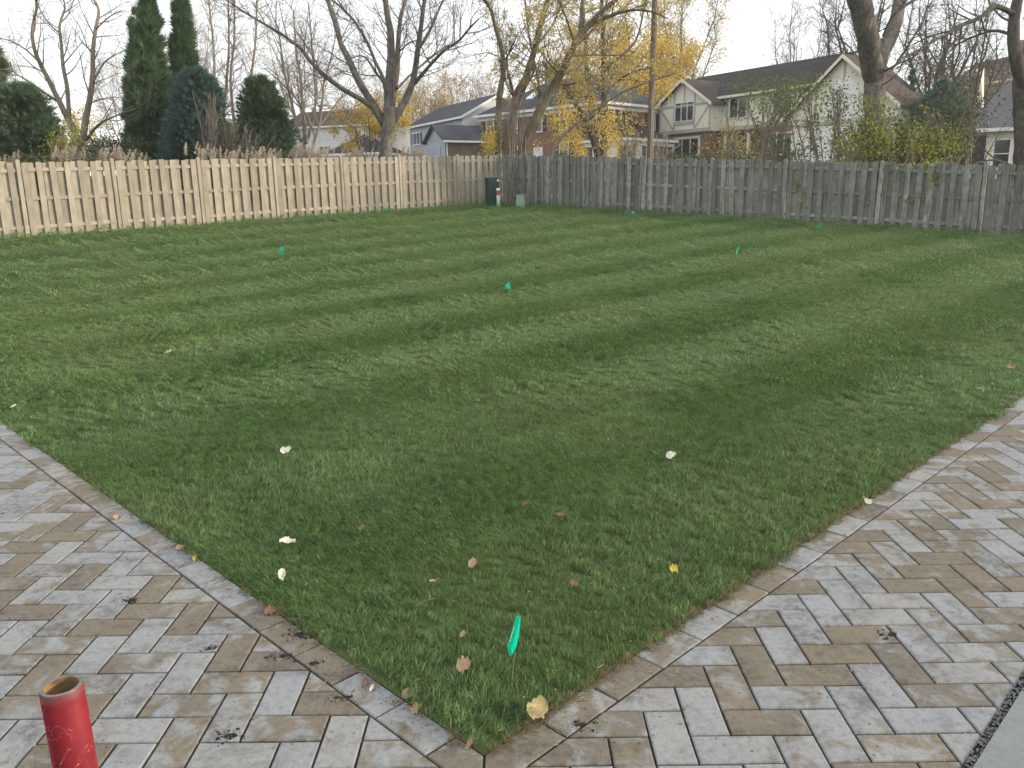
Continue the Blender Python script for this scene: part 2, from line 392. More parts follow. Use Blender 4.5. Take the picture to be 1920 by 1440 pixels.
M['leaf_brown'] = plain('dry_brown_leaf', (0.20, 0.125, 0.08), 0.75, 0.2, 0.3, 50)
M['leaf_yellow'] = plain('fallen_yellow_leaf', (0.55, 0.42, 0.08), 0.65, 0.2, 0.2, 50)
M['leaf_cream'] = plain('curled_cream_leaf', (0.56, 0.45, 0.22), 0.7, 0.2, 0.3, 40)

# ------------------------------------------------------------------ terrain
FA = np.array([-12.586, 20.256, 0.678]); FC = np.array([-0.35, 32.723, 1.222])
FR = W(1920, 443, 21.6)
LDIR = (FC - FA)[:2] / np.linalg.norm((FC - FA)[:2]); RDIR = (FR - FC)[:2] / np.linalg.norm((FR - FC)[:2])
def tps():
    pts = []
    for t in np.linspace(-0.6, 1, 7): pts.append(FA + (FC - FA) * t)
    for t in np.linspace(0.15, 1.6, 7): pts.append(FC + (FR - FC) * t)
    for s in (0.5, 3, 6, 10, 15):
        for a in (0, 1):
            x, y = from_pq(s, 0) if a else from_pq(0, s)
            pts.append(np.array([x, y, 0.0]))
    x, y = from_pq(1, 1); pts.append(np.array([x, y, 0.0]))
    x, y = from_pq(3, 3); pts.append(np.array([x, y, 0.02]))
    for X in (-90, -45, 0, 45, 90):
        for Y, z in ((70, 3.6), (130, 3.9), (200, 4.0)): pts.append(np.array([X, Y, z]))
    for X in (-60, 60): pts += [np.array([X, 10, 0.6]), np.array([X, 40, 1.8])]
    P = np.array(pts); n = len(P)
    def U(r): return np.where(r > 0, r * r * np.log(np.maximum(r, 1e-9)), 0)
    K = U(np.linalg.norm(P[:, None, :2] - P[None, :, :2], axis=2)) + np.eye(n) * 0.5
    A = np.zeros((n + 3, n + 3)); A[:n, :n] = K; A[:n, n] = 1; A[:n, n + 1:] = P[:, :2]; A[n, :n] = 1; A[n + 1:, :n] = P[:, :2].T
    sol = np.linalg.solve(A, np.concatenate([P[:, 2], np.zeros(3)]))
    def f(x, y):
        x = np.asarray(x, float); y = np.asarray(y, float); sh = x.shape
        q = np.stack([x.ravel(), y.ravel()], 1)
        r = np.linalg.norm(q[:, None] - P[None, :, :2], axis=2)
        z = U(r) @ sol[:n] + sol[n] + q @ sol[n + 1:]
        p_, q_ = pq(q[:, 0], q[:, 1])
        s = np.clip(np.minimum(p_, q_) / 2.5, 0, 1); s = s * s * (3 - 2 * s)
        return (z * s).reshape(sh)
    return f
tz = tps()
def tz1(x, y): return float(tz(np.array([x]), np.array([y]))[0])
def gpix(px, py):
    """where the sight line through a pixel meets the lawn"""
    r = ray(px, py); t = np.linspace(1.5, 45, 900)
    P = np.array([0, 0, H])[None] + r[None] * t[:, None]
    d = P[:, 2] - tz(P[:, 0], P[:, 1]); i = int(np.argmax(d < 0))
    a = d[i - 1] / (d[i - 1] - d[i]) if i > 0 else 0
    return P[i - 1] * (1 - a) + P[i] * a if i > 0 else P[-1]

# ground sheet to the horizon
def build_ground():
    xs = np.concatenate([np.linspace(-600, -100, 8)[:-1], np.linspace(-100, 100, 81), np.linspace(100, 600, 8)[1:]])
    ys = np.concatenate([[-300, -120, -50, -20], np.linspace(-8, 120, 61), np.linspace(120, 700, 12)[1:]])
    X, Y = np.meshgrid(xs, ys)
    Z = np.where((Y < 210) & (np.abs(X) < 110), tz(np.clip(X, -110, 110), np.clip(Y, -8, 205)), 0)
    far = (Y >= 205) | (np.abs(X) >= 105); Z = np.where(far, np.where(Y > 60, 4.0, np.clip(Y, 0, 60) / 60 * 4.0), Z) - 0.07
    Z = np.where(Y < 6, np.minimum(Z, -0.07), Z)
    n, m = X.shape; idx = np.arange(n * m).reshape(n, m)
    q = np.stack([idx[:-1, :-1], idx[:-1, 1:], idx[1:, 1:], idx[1:, :-1]], -1).reshape(-1, 4)
    o = link('ground', np_mesh('ground', np.stack([X, Y, Z], -1).reshape(-1, 3), q, None, M['yard'], True))
    tag(o, kind='structure')
build_ground()

def side_of(P0, d, x, y): return (x - P0[0]) * (-d[1]) + (y - P0[1]) * d[0]   # >0 on the left of the direction
def inside_yard(x, y, marg=0.0):
    return (side_of(FA, LDIR, x, y) < marg) & (side_of(FC, RDIR, x, y) < marg)
def build_lawn():
    g = np.concatenate([np.arange(0, 3, 0.12), np.arange(3, 44, 0.6)])
    Pm, Qm = np.meshgrid(g, g); X, Y = from_pq(Pm, Qm); Z = tz(X, Y) - 0.004
    n, m = X.shape; idx = np.arange(n * m).reshape(n, m)
    q = np.stack([idx[:-1, :-1], idx[:-1, 1:], idx[1:, 1:], idx[1:, :-1]], -1).reshape(-1, 4)
    cx = X.ravel()[q].mean(1); cy = Y.ravel()[q].mean(1)
    q = q[inside_yard(cx, cy, 0.7)]
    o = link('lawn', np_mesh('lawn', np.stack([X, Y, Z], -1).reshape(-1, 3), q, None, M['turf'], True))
    tag(o, kind='structure')
build_lawn()

# ------------------------------------------------------------------ patio of herringbone pavers
def clip(poly, a, b, c):
    """keep a*m+b*k<=c"""
    out = []
    for i in range(len(poly)):
        P, Q = poly[i], poly[(i + 1) % len(poly)]
        dp = a * P[0] + b * P[1] - c; dq = a * Q[0] + b * Q[1] - c
        if dp <= 0: out.append(P)
        if dp * dq < 0:
            t = dp / (dp - dq); out.append((P[0] + (Q[0] - P[0]) * t, P[1] + (Q[1] - P[1]) * t))
    return out
def area(p): return 0.5 * abs(sum(p[i][0] * p[(i + 1) % len(p)][1] - p[(i + 1) % len(p)][0] * p[i][1] for i in range(len(p))))
def inset(poly, d):
    n = len(poly); out = []
    A = sum(poly[i][0] * poly[(i + 1) % n][1] - poly[(i + 1) % n][0] * poly[i][1] for i in range(n))
    if A < 0: poly = poly[::-1]
    for i in range(n):
        p0 = Vector(poly[i - 1]); p1 = Vector(poly[i]); p2 = Vector(poly[(i + 1) % n])
        e1 = (p1 - p0); e2 = (p2 - p1)
        if e1.length < 1e-6 or e2.length < 1e-6: out.append(tuple(p1)); continue
        e1.normalize(); e2.normalize()
        n1 = Vector((-e1.y, e1.x)); n2 = Vector((-e2.y, e2.x)); bis = n1 + n2
        k = max(0.35, 1 + n1.dot(n2)); out.append(tuple(p1 + bis * (d / k)))
    return out
def paver_geo(poly_xy, top=0.0, rnd=None):
    """closed block: chamfered top edge, sides"""
    ch = 0.0035
    inn = inset(poly_xy, ch); n = len(inn)
    out = inset(poly_xy, 0.0)
    if rnd:
        inn = [(x + rnd.uniform(-.0012, .0012), y + rnd.uniform(-.0012, .0012)) for x, y in inn]
    V = [(x, y, top) for x, y in inn] + [(x, y, top - ch) for x, y in out] + [(x, y, top - 0.05) for x, y in out]
    Fc = [tuple(range(n))]
    for r in (0, 1):
        Fc += [(r * n + i, (r + 1) * n + i, (r + 1) * n + (i + 1) % n, r * n + (i + 1) % n) for i in range(n)]
    return V, Fc

def build_patio():
    J = 0.028                                        # half joint, in lattice units
    SL = 7.12                                        # the slab edge, m-k
    base = MB()
    base.add([lat(-60, -40, -0.009), lat(60, -40, -0.009), lat(60, 60, -0.009), lat(-60, 60, -0.009)], [(0, 1, 2, 3)])
    poly = [lat(-5, -0.4, -0.009), lat(-70, 64.6, -0.009), lat(-95, 40, -0.009), lat(-50, -42, -0.009), lat(40, -42, -0.009), lat(75, 60, -0.009), lat(59, 63.6, -0.009)]
    mb = MB(); mb.add(poly, [(0, 1, 2, 3, 4), (0, 4, 5, 6)])
    patio = mb.build('patio', M['joint']); tag(patio, kind='structure')
    items = []                                       # (screen size, name, poly lattice, full kind)
    for j in range(-6, 40):
        for c in range(-46, 44):
            d = (c - j) % 4
            if d == 1: P = [(c, j), (c + 2, j), (c + 2, j + 1), (c, j + 1)]; kind = 'h'
            elif d == 0: P = [(c, j), (c + 1, j), (c + 1, j + 2), (c, j + 2)]; kind = 'v'
            else: continue
            cm = sum(p[0] for p in P) / 4; ck = sum(p[1] for p in P) / 4
            if cm + ck > -6 and cm - ck < -4: continue
            x, y, _ = lat(cm, ck)
            if y < 1.35: continue
            pxx, pyy, zc = proj((x, y, 0))
            if not (-260 < pxx < 2180 and 700 < pyy < 1720): continue
            Q = inset(P, J); full = True
            if cm < -5:
                if max(p[0] + p[1] for p in Q) > -7 - J * 1.4: Q = clip(Q, 1, 1, -7 - J * 1.4); full = False
            else:
                if min(p[0] - p[1] for p in Q) < -3 + J * 1.4: Q = clip(Q, -1, 1, 3 - J * 1.4); full = False
                if len(Q) > 2 and max(p[0] - p[1] for p in Q) > SL: Q = clip(Q, 1, -1, SL); full = False
            if len(Q) < 3 or area(Q) < 0.05: continue
            vis = (-20 < pxx < 1940 and pyy < 1470)
            items.append(((area(Q) / zc ** 2.2) * (1 if vis else 1e-4), 'paver', Q, kind if full else None, (cm, ck), (j, c)))
    # border course of single pavers set along the lawn
    s2 = math.sqrt(2)
    def border(side):
        step = 1.43
        k0 = 0.84 - step if side < 0 else 0.0
        ks = [k0 + i * step for i in range(0, 34)]
        ks = [-3.4] + ks
        for a, b in zip(ks, ks[1:]):
            if side < 0: P = [(-7 - a, a), (-7 - b, b), (-7 - b + BW / 2, b + BW / 2), (-7 - a + BW / 2, a + BW / 2)]
            else: P = [(-3 + a, a), (-3 + b, b), (-3 + b - BW / 2, b + BW / 2), (-3 + a - BW / 2, a + BW / 2)]
            Q = inset(P, J)
            Q = clip(Q, 1, 0, -5 - J) if side < 0 else clip(Q, -1, 0, 5 - J)
            if len(Q) < 3 or area(Q) < 0.05: continue
            cm = sum(p[0] for p in Q) / len(Q); ck = sum(p[1] for p in Q) / len(Q)
            x, y, _ = lat(cm, ck); pxx, pyy, zc = proj((x, y, 0))
            if not (-300 < pxx < 2200): continue
            vis = -20 < pxx < 1940 and pyy < 1470
            items.append(((area(Q) / zc ** 2.2) * (1 if vis else 1e-4), 'border_paver', Q, None, (cm, ck), (int(a * 10), side)))
    border(-1); border(1)
    items.sort(key=lambda t: -t[0])
    lim = {'paver': 298, 'border_paver': 120}
    shared = {}; fieldV = MB(); seen = {'paver': 0, 'border_paver': 0}
    rr = random.Random(3)
    for sz, name, Q, kind, (cm, ck), key in items:
        cx, cy, _ = lat(cm, ck); dz = rr.uniform(-0.0015, 0.001)
        W2 = [lat(*p)[:2] for p in Q]; L2 = [(x - cx, y - cy) for x, y in W2]
        if seen[name] < lim[name]:
            seen[name] += 1
            if kind:
                vk = (kind, rr.randrange(5))
                if vk not in shared:
                    V, Fc = paver_geo(L2, 0.0, rr); me = bpy.data.meshes.new(name); me.from_pydata(V, [], Fc); me.materials.append(M['paver']); shared[vk] = me
                me = shared[vk]
            else:
                V, Fc = paver_geo(L2, 0.0); me = bpy.data.meshes.new(name); me.from_pydata(V, [], Fc); me.materials.append(M['paver'])
            link(name, me, patio, None, (cx, cy, dz), (rr.uniform(-.006, .006), rr.uniform(-.006, .006), rr.uniform(-.006, .006)))
        else:
            V, Fc = paver_geo(W2, dz); fieldV.add(V, Fc)
    if fieldV.v:
        o = fieldV.build('paver_field', M['paver'], patio); o['kind'] = 'stuff'
    # concrete slabs of the walk at the right, with a gravel filled gap
    sl = empty('concrete_walk'); tag(sl, kind='structure')
    g0 = SL + 0.34
    def slabq(k0, k1):
        P = [lat(g0 + k0, k0), lat(g0 + k0 + 16, k0 - 16), lat(g0 + k1 + 16, k1 - 16), lat(g0 + k1, k1)]
        mb = MB(); top = [(x, y, 0.012) for x, y, _ in P]; mb.slab(top, 0.12); return mb.build('slab', M['concrete'], sl)
    jk = 1.52
    slabq(-14, jk - 0.035); slabq(jk + 0.035, 14); slabq(14.07, 40)
    vs_, fs_ = [], []
    for i in range(2600):
        k = rr.uniform(-4, 22) if i % 3 else rr.uniform(-3, 6); e = rr.uniform(0.0, 0.36) if i % 9 else rr.gauss(.2, .5)
        x, y, _ = lat(SL + e + k, k); s = rr.uniform(0.002, 0.0055); b = len(vs_)
        z = -0.006 + rr.uniform(0, 0.006)
        for dx, dy, dz in ((1, 0, 0), (-.5, .9, 0), (-.6, -.8, 0), (0, 0, .9), (0.1, 0, -.8)):
            vs_.append((x + dx * s * rr.uniform(.7, 1.2), y + dy * s * rr.uniform(.7, 1.2), z + dz * s))
        for a_, b_, c_ in ((0, 1, 3), (1, 2, 3), (2, 0, 3), (1, 0, 4), (2, 1, 4), (0, 2, 4)): fs_.append((b + a_, b + b_, b + c_))
    me = bpy.data.meshes.new('gravel'); me.from_pydata(vs_, [], fs_); o = link('gravel', me, None, M['gravel']); tag(o, 'grey gravel filling the gap between pavers and concrete slab', 'gravel', kind='stuff')
    # crumbs of soil on the stones, thickest along the turf edge
    vs_, fs_ = [], []
    spots = [gnd(*p) for p in ((245, 1125), (535, 1230), (560, 1190), (590, 1245), (640, 1310), (430, 1378), (395, 1215), (1670, 1190), (1090, 1360))]
    for i in range(2600):
        if i % 5 < 2:
            side = rr.choice((-1, 1)); k = abs(rr.gauss(0, 10)) - 0.5; e = abs(rr.gauss(0, 0.45)) + 0.05
            m_, k_ = (-7 + BW - k - e / 2 - .71, k - e / 2 + .0) if side < 0 else (-3 - BW + k + e / 2 + .71, k - e / 2)
            x, y, _ = lat(m_, k_ + 0.7)
        elif i % 5 < 4:
            c = spots[rr.randrange(len(spots))]; x = c[0] + rr.gauss(0, 0.028); y = c[1] + rr.gauss(0, 0.018)
        else: x = rr.uniform(-3, 3); y = rr.uniform(1.9, 4.5)
        p_, q_ = pq(x, y)
        if p_ > 0.0 and q_ > 0.0: continue
        s = 0.0007 + 0.0024 * rr.random() ** 2.5; b = len(vs_); z = 0.0005
        for dx, dy, dz in ((1, 0, 0), (-.5, .9, 0), (-.6, -.8, 0), (0, 0, .9)):
            vs_.append((x + dx * s * rr.uniform(.7, 1.3), y + dy * s * rr.uniform(.7, 1.3), z + dz * s))
        for a_, b_, c_ in ((0, 1, 3), (1, 2, 3), (2, 0, 3)): fs_.append((b + a_, b + b_, b + c_))
    # trodden smears of soil: low ragged pats
    for c, rad_, n_ in zip(spots, (.035, .045, .05, .03, .03, .045, .03, .04, .03), (34, 50, 60, 24, 22, 46, 20, 40, 20)):
        for i in range(n_):
            a = rr.uniform(0, 6.28); d_ = rad_ * abs(rr.gauss(0, .55)); x0 = c[0] + math.cos(a) * d_ * 1.3; y0 = c[1] + math.sin(a) * d_ * .8
            p_, q_ = pq(x0, y0)
            if p_ > 0 and q_ > 0: continue
            s = .0015 + .0085 * rr.random() ** 2; b = len(vs_); m = 9; hh = .0006 + s * .16
            ring = [(x0 + s * rr.uniform(.55, 1.2) * math.cos(k * 6.283 / m), y0 + s * rr.uniform(.55, 1.2) * math.sin(k * 6.283 / m)) for k in range(m)]
            vs_ += [(x, y, -.0005) for x, y in ring] + [(x0 + (x - x0) * .55, y0 + (y - y0) * .55, hh * rr.uniform(.7, 1.2)) for x, y in ring]
            for k in range(m): fs_.append((b + k, b + (k + 1) % m, b + m + (k + 1) % m, b + m + k))
            fs_.append(tuple(b + m + k for k in range(m)))
    me = bpy.data.meshes.new('soil_crumbs'); me.from_pydata(vs_, [], fs_); o = link('soil_crumbs', me, None, M['soil']); tag(o, 'dark crumbs of soil scattered over the pavers beside the turf', 'soil', kind='stuff')
build_patio()

# ------------------------------------------------------------------ grass
def blade_tuft(rng, n, rad, hgt, wid, segs):
    V = []; T = []
    for i in range(n):
        a = rng.uniform(0, 6.283); r = rad * math.sqrt(rng.random()); x, y = r * math.cos(a), r * math.sin(a)
        h = hgt * rng.uniform(0.55, 1.15); b = rng.uniform(0, 6.283); lean = rng.uniform(0.2, 1.1) * h
        w = wid * rng.uniform(0.6, 1.2); c, s = math.cos(b + 1.57 + rng.uniform(-.6, .6)), math.sin(b + 1.57)
        base = len(V)
        for k in range(segs):
            t = k / segs; ww = w * (1 - 0.55 * t) / 2
            px_ = x + math.cos(b) * lean * t * t; py_ = y + math.sin(b) * lean * t * t; z = h * t * (1 - 0.2 * t)
            V += [(px_ - c * ww, py_ - s * ww, z), (px_ + c * ww, py_ + s * ww, z)]
        V.append((x + math.cos(b) * lean, y + math.sin(b) * lean, h * 0.8))
        for k in range(segs - 1):
            q = base + 2 * k; T += [(q, q + 1, q + 3), (q, q + 3, q + 2)]
        q = base + 2 * (segs - 1); T.append((q, q + 1, q + 2))
    return V, T
def tilt_euler(rx, ry, spin):
    """euler angles of: spin about z first, then tilt by the small rotation (rx, ry)"""
    rx, ry, spin = (np.asarray(a, float) for a in (rx, ry, spin))
    th = np.hypot(rx, ry) + 1e-9; ux, uy = rx / th, ry / th; c, s = np.cos(th), np.sin(th)
    T = np.zeros((len(rx), 3, 3)); S = np.zeros_like(T)
    T[:, 0, 0] = c + ux * ux * (1 - c); T[:, 0, 1] = ux * uy * (1 - c); T[:, 0, 2] = uy * s
    T[:, 1, 0] = ux * uy * (1 - c); T[:, 1, 1] = c + uy * uy * (1 - c); T[:, 1, 2] = -ux * s
    T[:, 2, 0] = -uy * s; T[:, 2, 1] = ux * s; T[:, 2, 2] = c
    S[:, 0, 0] = np.cos(spin); S[:, 0, 1] = -np.sin(spin); S[:, 1, 0] = np.sin(spin); S[:, 1, 1] = np.cos(spin); S[:, 2, 2] = 1
    Q = T @ S
    return np.stack([np.arctan2(Q[:, 2, 1], Q[:, 2, 2]), np.arcsin(np.clip(-Q[:, 2, 0], -1, 1)), np.arctan2(Q[:, 1, 0], Q[:, 0, 0])], 1)
def scatter(name, tufts, P, rot, scl, mat, label, cat='grass'):
    coll = bpy.data.collections.new(name + '_tufts')
    for V, T in tufts:
        me = np_mesh(name + '_tuft', V, None, T, mat); o = bpy.data.objects.new(name + '_tuft', me); coll.objects.link(o)
    me = bpy.data.meshes.new(name); me.vertices.add(len(P)); me.vertices.foreach_set('co', np.asarray(P, np.float32).ravel())
    a = me.attributes.new('rot', 'FLOAT_VECTOR', 'POINT'); a.data.foreach_set('vector', np.asarray(rot, np.float32).ravel())
    a = me.attributes.new('scl', 'FLOAT', 'POINT'); a.data.foreach_set('value', np.asarray(scl, np.float32).ravel())
    a = me.attributes.new('pick', 'INT', 'POINT'); a.data.foreach_set('value', NR.integers(0, len(tufts), len(P)).astype(np.int32))
    me.materials.append(mat)
    ob = link(name, me)
    ng = bpy.data.node_groups.new(name, 'GeometryNodeTree')
    ng.interface.new_socket('Geometry', in_out='INPUT', socket_type='NodeSocketGeometry'); ng.interface.new_socket('Geometry', in_out='OUTPUT', socket_type='NodeSocketGeometry')
    N = ng.nodes; gi = N.new('NodeGroupInput'); go = N.new('NodeGroupOutput'); iop = N.new('GeometryNodeInstanceOnPoints')
    ci = N.new('GeometryNodeCollectionInfo'); ci.inputs['Collection'].default_value = coll; ci.inputs['Separate Children'].default_value = True; ci.inputs['Reset Children'].default_value = True
    def attr(n, t):
        x = N.new('GeometryNodeInputNamedAttribute'); x.data_type = t; x.inputs[0].default_value = n; return x.outputs[0]
    L = ng.links
    L.new(gi.outputs[0], iop.inputs['Points']); L.new(ci.outputs[0], iop.inputs['Instance']); iop.inputs['Pick Instance'].default_value = True
    L.new(attr('pick', 'INT'), iop.inputs['Instance Index']); L.new(attr('rot', 'FLOAT_VECTOR'), iop.inputs['Rotation']); L.new(attr('scl', 'FLOAT'), iop.inputs['Scale'])
    L.new(iop.outputs[0], go.inputs[0])
    md = ob.modifiers.new('scatter', 'NODES'); md.node_group = ng
    tag(ob, label, cat, kind='stuff'); return ob

def build_grass():
    rng = random.Random(11)
    def pts(spacing, dmin, dmax, jit=0.6):
        g = np.arange(0.0, 46, spacing); Pm, Qm = np.meshgrid(g, g)
        Pm = Pm + NR.uniform(-jit, jit, Pm.shape) * spacing; Qm = Qm + NR.uniform(-jit, jit, Pm.shape) * spacing
        x, y = from_pq(Pm.ravel(), Qm.ravel()); p_, q_ = Pm.ravel(), Qm.ravel()
        d = np.hypot(x, y); dj = d * NR.uniform(0.93, 1.07, d.shape)
        k = (p_ > 0.014) & (q_ > 0.006) & (dj >= dmin) & (dj < dmax) & inside_yard(x, y, 0.12)
        x, y, p_, q_ = x[k], y[k], p_[k], q_[k]
        z = tz(x, y); a, b, c = proj(np.stack([x, y, z], 1))
        k = (a > -150) & (a < 2070) & (b < 1560) & (c > 0)
        return x[k], y[k], z[k], p_[k], q_[k]
    def place(spacing, dmin, dmax, tufts, name, label, lean):
        x, y, z, p_, q_ = pts(spacing, dmin, dmax)
        n = len(x)
        # mower leaves alternate passes leaning either way along the stripe
        ph = np.cos((q_ - SPH) * 2 * math.pi / SW)
        L = np.clip(ph * 2.5, -1, 1) * lean + NR.normal(0, 0.10, n)
        sway = 0.35 * np.sin(x * 3.1 + 2 * np.sin(y * 1.9)) * np.sin(y * 2.7 + x) 
        # tilt about qd axis by L  -> small-angle euler
        rx = L * qd[0]; ry = L * qd[1]
        rx = rx + NR.normal(0, 0.14, n) + sway * pd[0]; ry = ry + NR.normal(0, 0.14, n) + sway * pd[1]
        rot = tilt_euler(rx, ry, NR.uniform(0, 6.283, n))
        scl = np.clip(NR.normal(1, 0.16, n), 0.6, 1.5) * (1 + 0.18 * np.sin(x * 2.1 + 1.3 * np.sin(y * 1.7)) * np.sin(y * 2.6))
        print(name, n)
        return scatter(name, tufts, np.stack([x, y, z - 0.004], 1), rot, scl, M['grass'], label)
    near = [blade_tuft(rng, 105, 0.045, 0.037, 0.0018, 3) for _ in range(8)]
    mid = [blade_tuft(rng, 210, 0.10, 0.036, 0.0032, 2) for _ in range(6)]
    far = [blade_tuft(rng, 330, 0.26, 0.036, 0.009, 1) for _ in range(6)]
    place(0.042, 0, 6.2, near, 'lawn_grass', 'mown green grass nearest the patio', 0.34)
    place(0.095, 6.2, 14.5, mid, 'lawn_grass', 'mown green grass across the middle of the lawn', 0.42)
    place(0.25, 14.5, 60, far, 'lawn_grass', 'mown green grass running up to the fences', 0.42)
    # dry thatch hanging over the border stones
    P, rot, scl = [], [], []
    for side in (0, 1):
        for i in range(900):
            s = abs(rng.gauss(0, 3.2)) if side else abs(rng.gauss(0, 2.6)); e = rng.gauss(-0.004, 0.009)
            if rng.random() > (0.75 if side else 0.10): continue
            x, y = from_pq(s, e) if side else from_pq(e, s)
            P.append((x, y, -0.002 + tz1(x, y))); a = (-0.5 if side else 0)
            outw = -qd if side else -pd
            rot.append((-outw[1] * 0.7 + rng.gauss(0, .3), outw[0] * 0.7 + rng.gauss(0, .3), rng.uniform(0, 6.28))); scl.append(rng.uniform(0.5, 1.0))
    dry = [blade_tuft(rng, 22, 0.022, 0.034, 0.0022, 2) for _ in range(5)]
    rot = np.array(rot); rot = tilt_euler(rot[:, 0], rot[:, 1], rot[:, 2])
    scatter('dry_thatch', dry, P, rot, scl, M['straw'], 'dry brown thatch hanging over the edge of the turf', 'thatch')
build_grass()

# ------------------------------------------------------------------ fences
def board_mesh(rng, w, h, t, ragged=0.0):
    mb = MB(); cut = min(0.022, w * .2)
    top = [(-w / 2, h - cut), (-w / 2 + cut, h), (w / 2 - cut, h), (w / 2, h - cut)]
    bot = [(w / 2, 0), (-w / 2, 0)]
    if ragged: top = [(x, z + rng.uniform(-ragged, ragged)) for x, z in top]
    P = bot[::-1] and [(-w / 2, 0), (w / 2, 0)] + top[::-1]
    n = len(P)
    V = [(x, -t / 2, z) for x, z in P] + [(x, t / 2, z) for x, z in P]
    mb.add(V, [tuple(range(n)), tuple(range(2 * n - 1, n - 1, -1))] + [(i, n + i, n + (i + 1) % n, (i + 1) % n) for i in range(n)])
    return mb
def fence(name_label, mat, P0, D, posts, zfun, rng, face, hgt, ragged, tilt, gap_out=()):
    """posts: distances along D; face: side (+1 left normal of D / -1) where the front boards hang"""
    root = empty('wooden_fence', (P0[0], P0[1], zfun(0)), 0); tag(root, *name_label)
    rz = math.atan2(D[1], D[0]); nrm = np.array([-D[1], D[0]]) * face
    def at(s, off, z): return (D[0] * s + nrm[0] * off, D[1] * s + nrm[1] * off, z - zfun(0))
    fm = [board_mesh(rng, w, hgt, 0.018, ragged).mesh('picket', mat) for w in (0.148, 0.14, 0.152)]
    bm = [board_mesh(rng, w, hgt, 0.018, ragged).mesh('picket', mat) for w in ((0.166, 0.172, 0.162) if ragged else (0.154, 0.159, 0.150))]
    pm = MB(); pm.box(-.045, .045, -.045, .045, -0.3, hgt + 0.02); pm.add([(-.045, -.045, hgt + .02), (.045, -.045, hgt + .02), (.045, .045, hgt + .02), (-.045, .045, hgt + .02), (0, 0, hgt + .045)], [(0, 1, 4), (1, 2, 4), (2, 3, 4), (3, 0, 4)])
    pmm = pm.mesh('post', mat)
    for s in posts:
        link('post', pmm, root, None, at(s, 0.012, zfun(s)), (rng.gauss(0, tilt), rng.gauss(0, tilt), rz))
    for a, b in zip(posts, posts[1:]):
        L = b - a; n = max(3, round(L / 0.302))
        for hz in (0.22, 0.93, 1.62):
            mb = MB(); z0, z1 = zfun(a) + hz + rng.gauss(0, .006), zfun(b) + hz + rng.gauss(0, .006)
            p0, p1 = Vector(at(a + 0.047, 0, z0)), Vector(at(b - 0.047, 0, z1))
            mb.bar(p0, p1, 0.036, 0.088) if False else None
            d = (p1 - p0); ex = d.normalized(); ny = Vector((nrm[0], nrm[1], 0)); ez = Vector((0, 0, 1))
            vs_ = []
            for p in (p0, p1):
                for sy, szz in ((-1, -1), (1, -1), (1, 1), (-1, 1)): vs_.append(p + ny * 0.018 * sy + ez * 0.044 * szz)
            mb.add([tuple(v) for v in vs_], [(0, 3, 2, 1), (4, 5, 6, 7), (0, 1, 5, 4), (1, 2, 6, 5), (2, 3, 7, 6), (3, 0, 4, 7)])
            mb.build('rail', mat, root)
        pitch = (L - 0.0) / n
        for i in range(n):
            s = a + pitch * (i + 0.5)
            jz = rng.gauss(0, 0.012 + ragged)
            link('picket', rng.choice(fm), root, None, at(s + rng.gauss(0, .006), 0.030, zfun(s) - 0.02 + jz), (rng.gauss(0, tilt * .5), rng.gauss(0, tilt), rz))
        for i in range(n + 1):
            s = a + pitch * i
            if i == n and b != posts[-1]: continue
            if i in (0, n):
                # boards that cover the post, butted to the front row
                link('picket', rng.choice(bm), root, None, at(s + (0.0 if face else 0), -0.048 - 0.02, zfun(s) - 0.02), (0, rng.gauss(0, tilt), rz))
                continue
            link('picket', rng.choice(bm), root, None, at(s + rng.gauss(0, .008), -0.030, zfun(s) - 0.02 + rng.gauss(0, .01 + ragged)), (rng.gauss(0, tilt * .5), rng.gauss(0, tilt), rz))
    return root
LL = float(np.linalg.norm((FC - FA)[:2])); RL = float(np.linalg.norm((FR - FC)[:2]))
def t_on(P, D, px, L):
    lo, hi = -6.0, L + 6
    for _ in range(50):
        m = (lo + hi) / 2; q = (P[0] + D[0] * m, P[1] + D[1] * m, 0.6)
        if proj(q)[0] < px: lo = m
        else: hi = m
    return lo
def zl(s): return tz1(FA[0] + LDIR[0] * s, FA[1] + LDIR[1] * s)
def zr(s): return tz1(FC[0] + RDIR[0] * s, FC[1] + RDIR[1] * s)
lp = [t_on(FA, LDIR, px, LL) for px in (53, 227, 384, 523, 646, 754, 860)] + [LL - 0.06]
lp = [lp[0] - 4.8, lp[0] - 2.4] + lp
rp = [0.1] + [t_on(FC, RDIR, px, RL) for px in (1000, 1095, 1199, 1329, 1468, 1643, 1838)]
rp += [rp[-1] + 2.5, rp[-1] + 5.0]
rp_full = rp
fence(('pale tan cedar board fence running along the left side of the lawn', 'fence'), M['wood_tan'], FA, LDIR, lp, zl, random.Random(21), -1, 1.83, 0.0, 0.004)
fence(('weathered grey board fence along the right back side of the lawn', 'fence'), M['wood_grey'], FC, RDIR, rp_full, zr, random.Random(22), -1, 1.84, 0.014, 0.012)

